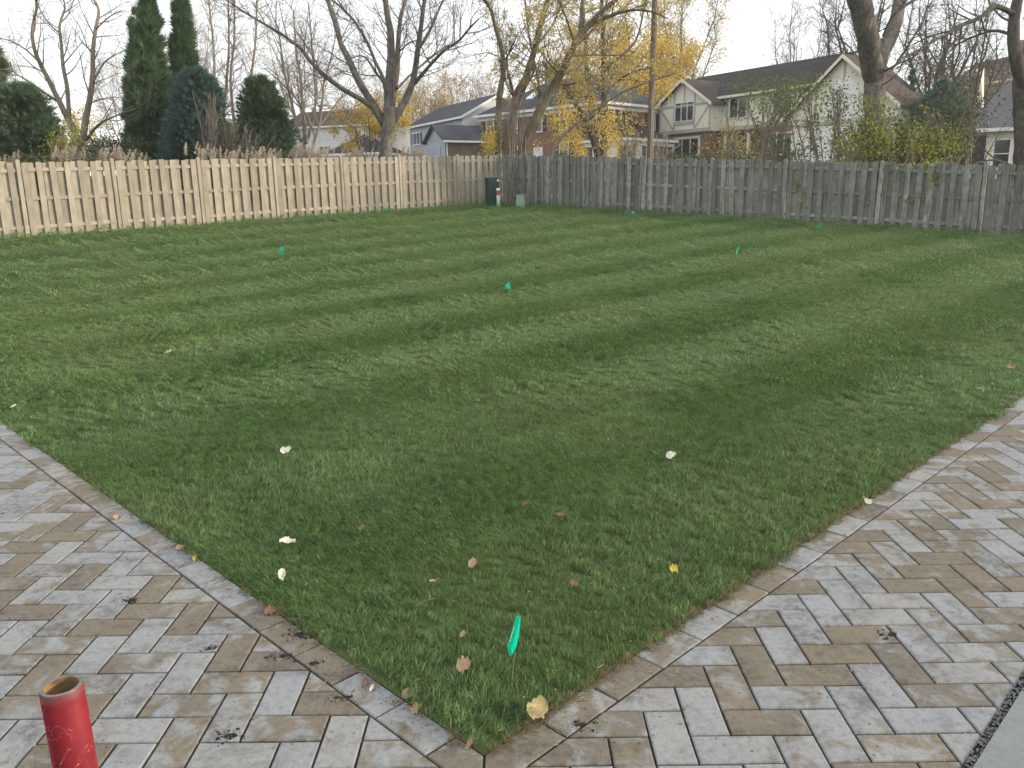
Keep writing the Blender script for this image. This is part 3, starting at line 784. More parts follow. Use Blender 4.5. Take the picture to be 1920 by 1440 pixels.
# ------------------------------------------------------------------ small things by the corner
def z_at(px, py_base, d):
    p = W(px, py_base, d); return p, tz1(p[0], p[1])
def place_px(px, d, py=380):
    p = W(px, py, d); return Vector((p[0], p[1], tz1(p[0], p[1])))
def utility_boxes():
    p = place_px(922, 30.2)
    r = empty('utility_box', p, math.radians(28)); tag(r, 'tall dark green metal utility box beside the tan fence in the corner', 'utility box')
    w, d, h = 0.19, 0.15, 0.98
    mb = MB(); mb.box(-w, w, -d, d, -0.1, h); mb.build('cabinet', M['box_green'], r)
    mb = MB(); mb.slab([(-w - .02, -d - .02, h + .06), (w + .02, -d - .02, h + .06), (w + .02, d + .02, h + .06), (-w - .02, d + .02, h + .06)], 0.058)
    mb.build('lid', M['box_green'], r)
    mb = MB(); mb.box(-w + .03, w - .03, -d - .012, -d - .002, 0.08, h - .06); dr = mb.build('door', M['box_green'], r)
    mb = MB(); mb.box(w - .08, w - .05, -d - .03, -d - .0125, 0.50, 0.60); mb.build('latch', M['wire'], dr)
    p = place_px(934.5, 29.9)
    r = empty('marker_post', p); tag(r, 'slim white marker post with red label and black top beside the green box', 'marker post')
    mb = MB(); mb.lathe([(0, -.1), (.068, -.1), (.068, .66), (.05, .68), (0, .68)], 16); mb.build('tube', M['white'], r, True)
    mb = MB(); mb.lathe([(.0695, .42), (.0695, .60)], 16); mb.build('label_band', M['orange'], r, True)
    mb = MB(); mb.lathe([(.030, .68), (.030, .92), (0, .925)], 12); mb.build('rod', M['black'], r, True)
    mb = MB(); mb.lathe([(.038, .925), (.038, .98), (0, .99)], 12); mb.build('cap', M['white'], r, True)
    p = place_px(976.5, 29.6, 384)
    r = empty('cable_pedestal', p, math.radians(-14)); tag(r, 'short pale green cable pedestal standing before the grey fence', 'pedestal')
    mb = MB()
    a, b = 0.145, 0.13
    mb.add([(-a, -a, -.1), (a, -a, -.1), (a, a, -.1), (-a, a, -.1), (-b, -b, .43), (b, -b, .43), (b, b, .43), (-b, b, .43)], [(0, 1, 5, 4), (1, 2, 6, 5), (2, 3, 7, 6), (3, 0, 4, 7), (4, 5, 6, 7)])
    mb.build('body', M['ped_green'], r)
    mb = MB(); mb.slab([(-b - .02, -b - .02, .475), (b + .02, -b - .02, .475), (b + .02, b + .02, .475), (-b - .02, b + .02, .475)], .042); mb.build('cap', M['ped_green'], r)
utility_boxes()

def pole():
    p = place_px(1218, 34.5, 300)
    r = empty('utility_pole', p, 0); tag(r, 'tall bare wooden utility pole behind the grey fence', 'pole')
    mb = MB(); mb.lathe([(0.145, -0.3), (0.14, 2), (0.125, 7), (0.11, 12), (0.0, 12.02)], 14); mb.build('shaft', M['pole'], r, True)
    r.rotation_euler = (0, math.radians(0.5), 0)
    mb = MB(); mb.box(-.02, .02, -.15, -.13, 1.6, 4.4); mb.build('ground_wire_guard', M['timber'], r)
    mb = MB(); mb.box(-1.1, 1.1, -.19, -.1, 11.0, 11.12); mb.build('crossarm', M['pole'], r)
pole()

# ------------------------------------------------------------------ houses
def frame_for(P0, P1):
    """local frame: x along the front wall, y away from the camera"""
    v = P1[:2] - P0[:2]; return float(np.linalg.norm(v)), math.atan2(v[1], v[0])
def face(which, L=0, D=0):
    if which == 'front': return Matrix(((1, 0, 0, 0), (0, -1, 0, 0), (0, 0, 1, 0), (0, 0, 0, 1)))
    if which == 'right': return Matrix(((0, 1, 0, L), (1, 0, 0, 0), (0, 0, 1, 0), (0, 0, 0, 1)))
    if which == 'left': return Matrix(((0, -1, 0, 0), (1, 0, 0, 0), (0, 0, 1, 0), (0, 0, 0, 1)))
def window(root, T, u, w0, Wd, Ht, cols=2, rows=1, shut=None, trim=None, tw=0.09, sash=True):
    trim = trim or M['white']
    mb = MB(); mb.T = T; t = 0.07
    mb.box(u - tw, u + Wd + tw, 0.004, t, w0 + Ht, w0 + Ht + tw); mb.box(u - tw - .04, u + Wd + tw + .04, 0.004, t + .04, w0 - tw, w0)
    mb.box(u - tw, u, 0.004, t, w0, w0 + Ht); mb.box(u + Wd, u + Wd + tw, 0.004, t, w0, w0 + Ht)
    for i in range(1, cols): x = u + Wd * i / cols; mb.box(x - .035, x + .035, 0.02, t - .01, w0, w0 + Ht)
    for j in range(1, rows): z = w0 + Ht * j / rows; mb.box(u, u + Wd, 0.02, t - .02, z - .025, z + .025)
    wd = mb.build('window', trim, root)
    pw = Wd / cols
    for i in range(cols):
        mb = MB(); mb.T = T; mb.box(u + pw * i + (.035 if i else 0), u + pw * (i + 1) - (.035 if i < cols - 1 else 0), 0.006, 0.016, w0, w0 + Ht); mb.build('pane', M['glass'], wd)
    if shut:
        for x in (u - tw - 0.42, u + Wd + tw + 0.02):
            mb = MB(); mb.T = T; mb.box(x, x + 0.40, 0.004, 0.04, w0 - .03, w0 + Ht + .03)
            for k in range(6): z = w0 + (k + .5) * Ht / 6; mb.box(x + .05, x + .35, 0.04, 0.052, z - .08, z + .06)
            mb.build('shutter', shut, root)
def gable_walls(mb, L, D, z0, e, rdg, yo=0.0):
    h = (e, rdg)
    V = [(0, 0, z0), (L, 0, z0), (L, D, z0), (0, D, z0), (0, 0, e), (L, 0, e), (L, D, e), (0, D, e), (0, D / 2, rdg), (L, D / 2, rdg)]
    mb.add(V, [(0, 1, 5, 4), (2, 3, 7, 6), (1, 2, 6, 9, 5), (3, 0, 4, 8, 7)])
def gable_roof(root, mat, L, D, e, rdg, ov=0.4, th=0.16, T=None, fascia=None):
    s = (rdg - e) / (D / 2); T = T or Matrix(); up_ = th + 0.01
    for sg in (0, 1):
        ye = -ov if sg == 0 else D + ov; ze = e - ov * s
        top = [(-ov, ye, ze + up_), (L + ov, ye, ze + up_), (L + ov, D / 2, rdg + up_), (-ov, D / 2, rdg + up_)]
        if sg: top = top[::-1]
        mb = MB(); mb.T = T; mb.slab(top, th); mb.build('roof', mat, root)
        if fascia:
            mb = MB(); mb.T = T
            y0, y1 = (ye - .03, ye - .004) if sg == 0 else (ye + .004, ye + .03)
            mb.box(-ov, L + ov, y0, y1, ze - .04, ze + up_ - .01); mb.build('gutter', fascia, root)
            for x in (-ov, L + ov):
                mb = MB(); mb.T = T; xx = (x - .05, x - .003) if x < 0 else (x + .003, x + .05)
                a = [(xx[0], ye, ze + .0), (xx[1], ye, ze + .0), (xx[1], D / 2, rdg + .0), (xx[0], D / 2, rdg + .0)]
                mb.slab([(p[0], p[1], p[2] + up_ - .01) for p in (a if sg == 0 else a[::-1])], 0.24); mb.build('rake_board', fascia, root)
def hip_roof(root, mat, L, D, e, rdg, ov=0.45, T=None, fascia=None, ins=None):
    ins = D / 2 if ins is None else ins; T = T or Matrix()
    mb = MB(); mb.T = T
    V = [(-ov, -ov, e), (L + ov, -ov, e), (L + ov, D + ov, e), (-ov, D + ov, e), (ins, D / 2, rdg), (L - ins, D / 2, rdg)]
    mb.add(V, [(0, 1, 5, 4), (1, 2, 5), (2, 3, 4, 5), (3, 0, 4), (3, 2, 1, 0)]); mb.build('roof', mat, root)
    if fascia:
        mb = MB(); mb.T = T; o2 = ov + .03
        mb.box(-o2, L + o2, -o2, -ov - .003, e - .16, e + .06); mb.box(-o2, L + o2, D + ov + .003, D + o2, e - .16, e + .06)
        mb.box(-o2, -ov - .003, -ov, D + ov, e - .16, e + .06); mb.box(L + ov + .003, L + o2, -ov, D + ov, e - .16, e + .06)
        mb.box(-.14, L + .14, -.14, -.004, e - .5, e - .02); mb.box(L + .004, L + .14, 0, D, e - .5, e - .02)
        mb.build('cornice', fascia, root)

def tudor_house():
    P0 = W(1242, 300, 76); P1 = W(1518, 300, 63); L, a = frame_for(P0, P1); zg = 3.55
    r = empty('timbered_house', (P0[0], P0[1], zg), a); tag(r, 'cream half-timbered house with dark roof and brick ground floor behind the grey fence', 'house')
    D = 9.6; e = 5.9; rd = 8.4; j = 3.0
    Fr = face('front'); Rt = face('right', L, D)
    mb = MB(); mb.box(0.05, L, 0.0, D, -1.5, j - .01); mb.build('ground_floor_wall', M['brick'], r)
    mb = MB(); gable_walls(mb, L, D, j, e, rd); mb.build('wall', M['cream'], r)
    gable_roof(r, M['roof_dark'], L, D, e, rd, 0.45, 0.16, None, M['cream'])
    # projecting gabled bay at the left end of the front
    bw, bp = 6.2, 1.5; TB = Matrix.Translation((1.0, 0, 0))
    be, br = e - .5, e + 1.5; bx = 1.0
    mb = MB(); mb.T = TB; V = [(0, -bp, j), (bw, -bp, j), (bw, -.003, j), (0, -.003, j), (0, -bp, be), (bw, -bp, be), (bw, -.003, be), (0, -.003, be), (bw / 2, -bp, br), (bw / 2, -.003, br)]
    mb.add(V, [(0, 1, 5, 8, 4), (1, 2, 6, 5), (3, 0, 4, 7), (3, 2, 1, 0)]); mb.build('wall', M['cream'], r)
    mb = MB(); mb.T = TB; mb.box(0.25, bw - .25, -bp + .35, -.004, -1.5, j - .01); mb.build('ground_floor_wall', M['brick'], r)
    sl = (br - be) / (bw / 2); ov = .45
    for sg in (-1, 1):
        x0 = bw / 2; x1 = bw / 2 + sg * (bw / 2 + ov); z1 = be - ov * sl
        yb = D * 0.42
        top = [(x0, -bp - ov, br + .17), (x0, yb, br + .17), (x1, yb, z1 + .17), (x1, -bp - ov, z1 + .17)]
        if sg < 0: top = top[::-1]
        mb = MB(); mb.T = TB; mb.slab(top, .16); mb.build('roof', M['roof_brown'], r)
        mb = MB(); mb.T = TB; y0 = -bp - ov
        mb.slab([(x0, y0 - .05, br + .16), (x0, y0 - .003, br + .16), (x1, y0 - .003, z1 + .16), (x1, y0 - .05, z1 + .16)][::(1 if sg > 0 else -1)], .26); mb.build('rake_board', M['cream'], r)
    Fb = Matrix.Translation((1.0, -bp, 0)) @ Fr
    def timber(T, x0, z0, x1, z1, w=0.17):
        mb = MB(); mb.T = T; dx, dz = x1 - x0, z1 - z0; l = math.hypot(dx, dz); nx, nz = -dz / l * w / 2, dx / l * w / 2
        q = [(x0 - nx, z0 - nz), (x1 - nx, z1 - nz), (x1 + nx, z1 + nz), (x0 + nx, z0 + nz)]
        o = R.uniform(.026, .034)
        mb.add([(x, 0.003, z) for x, z in q] + [(x, o, z) for x, z in q], [(4, 5, 6, 7), (7, 6, 5, 4)][:1] + [(i, (i + 1) % 4, 4 + (i + 1) % 4, 4 + i) for i in range(4)])
        mb.build('timber', M['timber'], r)
    timber(Fb, 0, j + .15, bw, j + .15, .3); timber(Fb, 0, be - .1, bw, be - .1, .2)
    for x in (.1, bw - .1, 1.9, 4.35): timber(Fb, x, j + .3, x, be - .2)
    for x in (1.9, 3.1, 4.35): timber(Fb, x, be, x, be + min(x, bw - x) * sl - .1)
    timber(Fb, .2, be - .25, 1.8, j + .4); timber(Fb, bw - .2, be - .25, 4.45, j + .4); timber(Fb, 1.9, j + 0.75, 4.35, j + .75)
    window(r, Fb, 2.05, j + 1.05, 2.15, 1.5, 3, 1, None, M['white'], .07)
    Fg = Matrix.Translation((1.0, -bp + .35, 0)) @ Fr
    window(r, Fg, 1.7, 0.55, 2.9, 1.95, 3, 1, None, M['cream'], .22)
    for x in (7.7, 9.95, 12.2, 14.5, 16.8, L - .1): timber(Fr, x, j + .3, x, e - .15)
    timber(Fr, bw + 1, j + .15, L, j + .15, .3)
    window(r, Fr, 8.0, j + 1.0, 1.75, 1.55, 2, 1, None, M['white'], .07)
    window(r, Fr, 12.5, j + 1.0, 1.75, 1.55, 2, 1, None, M['white'], .07)
    window(r, Fr, 12.3, 0.8, 2.2, 1.6, 3, 1, None, M['white'], .09)
    mb = MB(); mb.T = Fr; mb.box(9.2, 10.2, .004, .06, 0, 2.1); mb.build('door', M['brick_brown'], r)
    mb = MB(); mb.box(bw + 1.1, bw + 5.2, -1.5, -.02, j - .42, j - .25); mb.build('porch_roof', M['roof_brown'], r)
    for x in (bw + 2.6, bw + 5.05): mb = MB(); mb.box(x - .09, x + .09, -1.42, -1.24, -.5, j - .42); mb.build('porch_post', M['cream'], r)
    # right gable end, lit by the low sun
    for y in (1.7, 3.6, D / 2, 6.0, 7.9): timber(Rt, y, j + .3, y, e + min(y, D - y) * (rd - e) / (D / 2) - .15, .13)
    mb = MB(); mb.T = Rt; mb.box(D / 2 - .3, D / 2 + .3, .035, .06, rd - 1.35, rd - .6); mb.build('gable_vent', M['white'], r)
    # garage wing with its own gable towards the street, at the right end
    gx, gw, gd = L + 0.15, 8.4, 3.4; gy = -2.6; ge, gr = 3.6, 7.0
    mb = MB(); V = [(gx, gy, -1.5), (gx + gw, gy, -1.5), (gx + gw, gy + gd, -1.5), (gx, gy + gd, -1.5), (gx, gy, ge), (gx + gw, gy, ge), (gx + gw, gy + gd, ge), (gx, gy + gd, ge), (gx + gw / 2, gy, gr), (gx + gw / 2, gy + gd, gr)]
    mb.add(V, [(0, 1, 5, 8, 4), (1, 2, 6, 5), (2, 3, 7, 9, 6), (3, 0, 4, 7)]); mb.build('garage_wall', M['cream'], r)
    sl = (gr - ge) / (gw / 2)
    for sg in (-1, 1):
        x0 = gx + gw / 2; x1 = x0 + sg * (gw / 2 + .4); z1 = ge - .4 * sl
        top = [(x0, gy - .4, gr + .17), (x0, gy + gd + .4, gr + .17), (x1, gy + gd + .4, z1 + .17), (x1, gy - .4, z1 + .17)]
        mb = MB(); mb.slab(top if sg > 0 else top[::-1], .16); mb.build('roof', M['roof_brown'], r)
        mb = MB(); y0 = gy - .4
        mb.slab([(x0, y0 - .05, gr + .16), (x0, y0 - .003, gr + .16), (x1, y0 - .003, z1 + .16), (x1, y0 - .05, z1 + .16)][::(1 if sg > 0 else -1)], .26); mb.build('rake_board', M['cream'], r)
    Fq = Matrix.Translation((gx, gy, 0)) @ Fr
    timber(Fq, 0, 2.6, gw, 2.6, .25)
    for x in (2.0, gw / 2, 6.4): timber(Fq, x, 2.75, x, ge + min(x, gw - x) * sl - .15)
    mb = MB(); mb.T = Fq
    n = 14; V = [(gw / 2 + 1.3 * math.cos(math.pi * i / n), 0.036, 4.3 + 1.3 * math.sin(math.pi * i / n)) for i in range(n + 1)]
    V = [(gw / 2 - 1.3, .036, 2.8), (gw / 2 + 1.3, .036, 2.8)] + V; k = len(V)
    mb.add(V + [(x, .06, z) for x, y, z in V], [tuple(range(k, 2 * k))] + [(i, (i + 1) % k, k + (i + 1) % k, k + i) for i in range(k)]); mb.build('arched_panel', M['white'], r)
    mb = MB(); mb.T = Fq; mb.box(1.2, gw - 1.2, .004, .06, -.5, 2.2)
    for i in range(1, 5): mb.box(1.25, gw - 1.25, .06, .07, -.45 + i * .53, -.40 + i * .53)
    mb.build('garage_door', M['white'], r)
tudor_house()

def brick_house():
    P0 = W(903, 300, 80); P1 = W(1130, 300, 69.5); L, a = frame_for(P0, P1); zg = 3.55
    r = empty('brick_house', (P0[0], P0[1], zg), a); tag(r, 'two storey red brick house with black shutters and hipped roof behind the corner trees', 'house')
    D = 9.5; e = 5.45; rd = 8.6; Fr = face('front'); Rt = face('right', L, D)
    mb = MB(); mb.box(0, L, 0, D, -1.5, e - .02); mb.build('wall', M['brick'], r)
    hip_roof(r, M['roof_blue'], L, D, e, rd, .5, None, M['white'])
    n = 5
    for i in range(n):
        u = 0.9 + i * (L - 2.6) / (n - 1)
        window(r, Fr, u, 3.55, 0.95, 1.65, 1, 2, M['shutter'], None, .1)
    for i in (0, 1, 3, 4):
        u = 0.9 + i * (L - 2.6) / (n - 1)
        window(r, Fr, u, 0.65, 0.95, 1.75, 2, 3, M['shutter'], None, .1)
    u = 0.9 + 2 * (L - 2.6) / (n - 1)
    mb = MB(); mb.T = Fr; mb.box(u - .1, u + 1.05, .004, .08, 0, 2.15); d = mb.build('door', M['white'], r)
    mb = MB(); mb.T = Fr; mb.box(u + .85, u + .92, .081, .14, 1.0, 1.08); mb.build('handle', M['black'], d)
    window(r, Rt, 1.5, 3.55, .95, 1.65, 1, 2, M['shutter'], None, .1); window(r, Rt, 6.5, 3.55, .95, 1.65, 1, 2, M['shutter'], None, .1)
    mb = MB(); s = (rd - e) / (D / 2 + .5)
    q = [(4.6, 1.6), (5.5, 1.6), (5.5, 2.9), (4.6, 2.9)]; mb.slab([(x, y, e + (y + .5) * s + .09) for x, y in q], .08); mb.build('skylight', M['white'], r)
    mb = MB(); mb.box(2.2, 3.3, D - 2.6, D - 1.8, 5, 10.4); c = mb.build('chimney', M['brick_brown'], r)
    # attached garage wing at the right
    gx, gy, gw, gd = L + 0.03, -2.2, 4.2, 6.4; ge = 2.2; T = Matrix.Translation((gx, gy, 0))
    Tg = T @ Fr; Tr = T @ face('right', gw, gd)
    mb = MB(); mb.T = T; mb.box(0, gw, 0, gd, -1.5, ge - .02); mb.build('garage_wall', M['brick_brown'], r)
    hip_roof(r, M['roof_dark'], gw, gd, ge, ge + 1.95, .35, T, M['white'])
    for Tq, u0, u1 in ((Tg, .7, 3.3), (Tr, .25, 2.0)):
        mb = MB(); mb.T = Tq; mb.box(u0, u1, .004, .06, -.6, 1.8)
        for i in range(1, 4): mb.box(u0 + .05, u1 - .05, .06, .07, -.55 + i * .6, -.51 + i * .6)
        mb.build('garage_door', M['white'], r)
    mb = MB(); mb.T = Tr; mb.box(2.6, 2.7, .005, .1, -.8, ge - .2); mb.build('downspout', M['white'], r)
brick_house()

def blue_house():
    P0 = W(770, 300, 92); P1 = W(869, 300, 80.5); L, a = frame_for(P0, P1); zg = 3.6
    r = empty('siding_house', (P0[0], P0[1], zg), a); tag(r, 'blue grey house with slate roof and sunlit white gable behind the tan fence', 'house')
    D = 8.0; e = 5.5; rd = 7.6; Fr = face('front'); Rt = face('right', L, D)
    mb = MB(); mb.box(0, L, 0, D, -1.5, e - .02); mb.build('wall', M['blue_siding'], r)
    mb = MB(); mb.add([(L + .01, 0, -1.5), (L + .01, D, -1.5), (L + .01, D, e), (L + .01, D / 2, rd), (L + .01, 0, e)], [(0, 1, 2, 3, 4)])
    mb.add([(0, 0, e - .02), (0, D, e - .02), (0, D / 2, rd)], [(0, 2, 1)]); mb.build('gable_wall', M['white_siding'], r)
    gable_roof(r, M['roof_blue'], L, D, e, rd, .4, .16, None, M['white'])
    window(r, Fr, L * .45, 3.5, 1.9, 1.15, 2, 1, M['shutter'], None, .1)
    window(r, Fr, L * .08, 3.5, 1.9, 1.15, 2, 1, M['shutter'], None, .1)
    mb = MB(); mb.T = Rt; mb.box(.03, .12, .02, .12, -1, e - .1); mb.build('downspout', M['white'], r)
    # low garage wing in front: gable to the left, brick side to the right
    gy, gd = -3.9, 4.4; x0, x1 = L + .03, L + 4.2; ge, gr = 3.0, 4.3
    T = Matrix.Translation((x0, gy, 0)); GL = x1 - x0
    mb = MB(); mb.T = T; mb.box(0, GL, 0, gd, -1.5, ge - .01); mb.build('garage_wall', M['brick_brown'], r)
    # ridge runs front to back
    mb = MB(); mb.T = T; mb.add([(0, -.01, ge - .01), (GL, -.01, ge - .01), (GL / 2, -.01, gr)], [(0, 1, 2)]); mb.build('gable_wall', M['blue_siding'], r)
    sl = (gr - ge) / (GL / 2)
    for sg in (-1, 1):
        xa = GL / 2; xb = xa + sg * (GL / 2 + .4); zb = ge - .4 * sl
        top = [(xa, -.4, gr + .15), (xa, gd + .3, gr + .15), (xb, gd + .3, zb + .15), (xb, -.4, zb + .15)]
        mb = MB(); mb.T = T; mb.slab(top if sg > 0 else top[::-1], .14); mb.build('roof', M['roof_blue'], r)
        mb = MB(); mb.T = T; xs = sorted((xb + sg * .003, xb + sg * .05)); mb.box(xs[0], xs[1], -.4, gd, zb - .06, zb + .12); mb.build('gutter', M['white'], r)
    Fg = T @ Fr
    mb = MB(); mb.T = Fg; mb.box(.0, GL, .004, .02, -1, ge - .02); mb.build('front_cladding', M['blue_siding'], r)
    mb = MB(); mb.T = Fg; mb.box(1.0, GL - 1.0, .022, .08, -.4, 2.4)
    for i in range(1, 4): mb.box(1.05, GL - 1.05, .08, .09, -.35 + i * .6, -.31 + i * .6)
    mb.build('garage_door', M['blue_siding'], r)
    mb = MB(); mb.T = T; mb.box(GL + .004, GL + .1, .1, .2, -1, ge - .15); mb.build('downspout', M['white'], r)
blue_house()

def white_house():
    P0 = W(540, 300, 100); P1 = W(715, 300, 96); L, a = frame_for(P0, P1)
    r = empty('white_house', (P0[0], P0[1], 3.6), a); tag(r, 'pale cream house with brown roof half hidden behind the big bare maple', 'house')
    D = 8.5; e = 6.3; rd = 8.3
    mb = MB(); gable_walls(mb, L, D, -1.5, e, rd); mb.build('wall', M['white_siding'], r)
    gable_roof(r, M['roof_brown'], L, D, e, rd, .4, .16, None, M['white'])
    Fr = face('front')
    for u in (1.2, 4.6): window(r, Fr, u, 2.6, 1.5, 1.3, 2, 1, None)
    P0 = W(610, 300, 82); P1 = W(714, 300, 80); L, a = frame_for(P0, P1)
    r = empty('garden_garage', (P0[0], P0[1], 3.5), a); tag(r, 'low blue grey garage with dark pyramid roof to the left of the maple trunk', 'garage')
    mb = MB(); mb.box(0, L, 0, 5.6, -1.5, 2.2); mb.build('wall', M['blue_siding'], r)
    hip_roof(r, M['roof_dark'], L, 5.6, 2.22, 4.2, .35, None, M['white'], L / 2 - .2)
    mb = MB(); mb.T = face('front'); mb.box(.6, 3.2, .004, .06, -.5, 1.8)
    for i in range(1, 4): mb.box(.65, 3.15, .06, .07, -.45 + i * .55, -.41 + i * .55)
    mb.build('garage_door', M['white'], r)
    window(r, face('front'), 4.0, .7, .8, .9, 2, 1, None)
white_house()

def grey_house():
    P0 = W(1812, 300, 47); P1 = W(2030, 300, 44); L, a = frame_for(P0, P1); zg = tz1(P0[0], P0[1])
    r = empty('grey_roofed_house', (P0[0], P0[1], zg), a); tag(r, 'house with steep grey shingle roof at the right edge beyond the fence', 'house')
    ez = W(1850, 243, 46)[2] - zg; rz_ = W(1900, 132, 51)[2] - zg
    D = 9.0; Fr = face('front')
    mb = MB(); gable_walls(mb, L, D, -1.5, ez + .2, rz_); mb.build('wall', M['cream'], r)
    mb = MB(); ov = .5; s = (rz_ - ez) / (D / 2 + ov)
    lx = 2.3
    # front slope with a slanted left edge (hipped end)
    V = [(-ov, -ov, ez), (L + ov, -ov, ez), (L + ov, D / 2, rz_), (lx, D / 2, rz_), (-ov, D + ov, ez), (L + ov, D + ov, ez)]
    mb.add(V, [(0, 1, 2, 3), (0, 3, 4), (4, 3, 2, 5), (0, 4, 5, 1)]); mb.build('roof', M['roof_grey'], r)
    mb = MB(); mb.box(-ov - .02, L + ov, -ov - .06, -ov - .003, ez - .14, ez + .05); mb.build('gutter', M['white'], r)
    window(r, Fr, 1.35, ez - 2.1, 0.75, 1.5, 1, 2, None, None, .12); window(r, Fr, 2.9, ez - 2.1, 1.4, 1.5, 2, 2, None, None, .12)
    mb = MB(); mb.T = Fr; mb.box(.25, .9, .004, .05, ez - 2.3, ez - .3); mb.build('shutter', M['shutter'], r)
grey_house()

def far_house():
    P0 = W(1765, 300, 125); P1 = W(1905, 300, 112); L, a = frame_for(P0, P1); zg = 3.9
    r = empty('far_house', (P0[0], P0[1], zg), a); tag(r, 'distant brown roofed house with brick chimney and dormer, above the dark shrubs', 'house')
    e = W(1765, 170, 125)[2] - zg; rd = W(1830, 118, 122)[2] - zg; D = 10
    mb = MB(); gable_walls(mb, L, D, -1.5, e, rd); mb.build('wall', M['brick_brown'], r)
    gable_roof(r, M['roof_brown'], L, D, e, rd, .4, .2, None, M['cream'])
    for x in (L * .55, L * .63, L * .72):
        mb = MB(); mb.box(x - .5, x + .5, D * .36, D * .5, e, rd + 1.6 + .25 * (x > L * .6)); mb.build('chimney', M['brick'], r)
    mb = MB(); V = [(2.2, 1.0, e), (4.4, 1.0, e), (4.4, 1.0, e + 1.6), (2.2, 1.0, e + 1.6), (3.3, 1.0, e + 2.4)]; V += [(x, 4, z) for x, y, z in V]
    mb.add(V, [(0, 1, 2, 4, 3), (1, 6, 7, 2), (5, 0, 3, 8), (2, 7, 9, 4), (4, 9, 8, 3)]); mb.build('dormer', M['cream'], r)
    window(r, Matrix.Translation((0, 1.0, 0)) @ face('front'), 2.8, e + .35, 1.0, 1.1, 2, 1, None)
far_house()

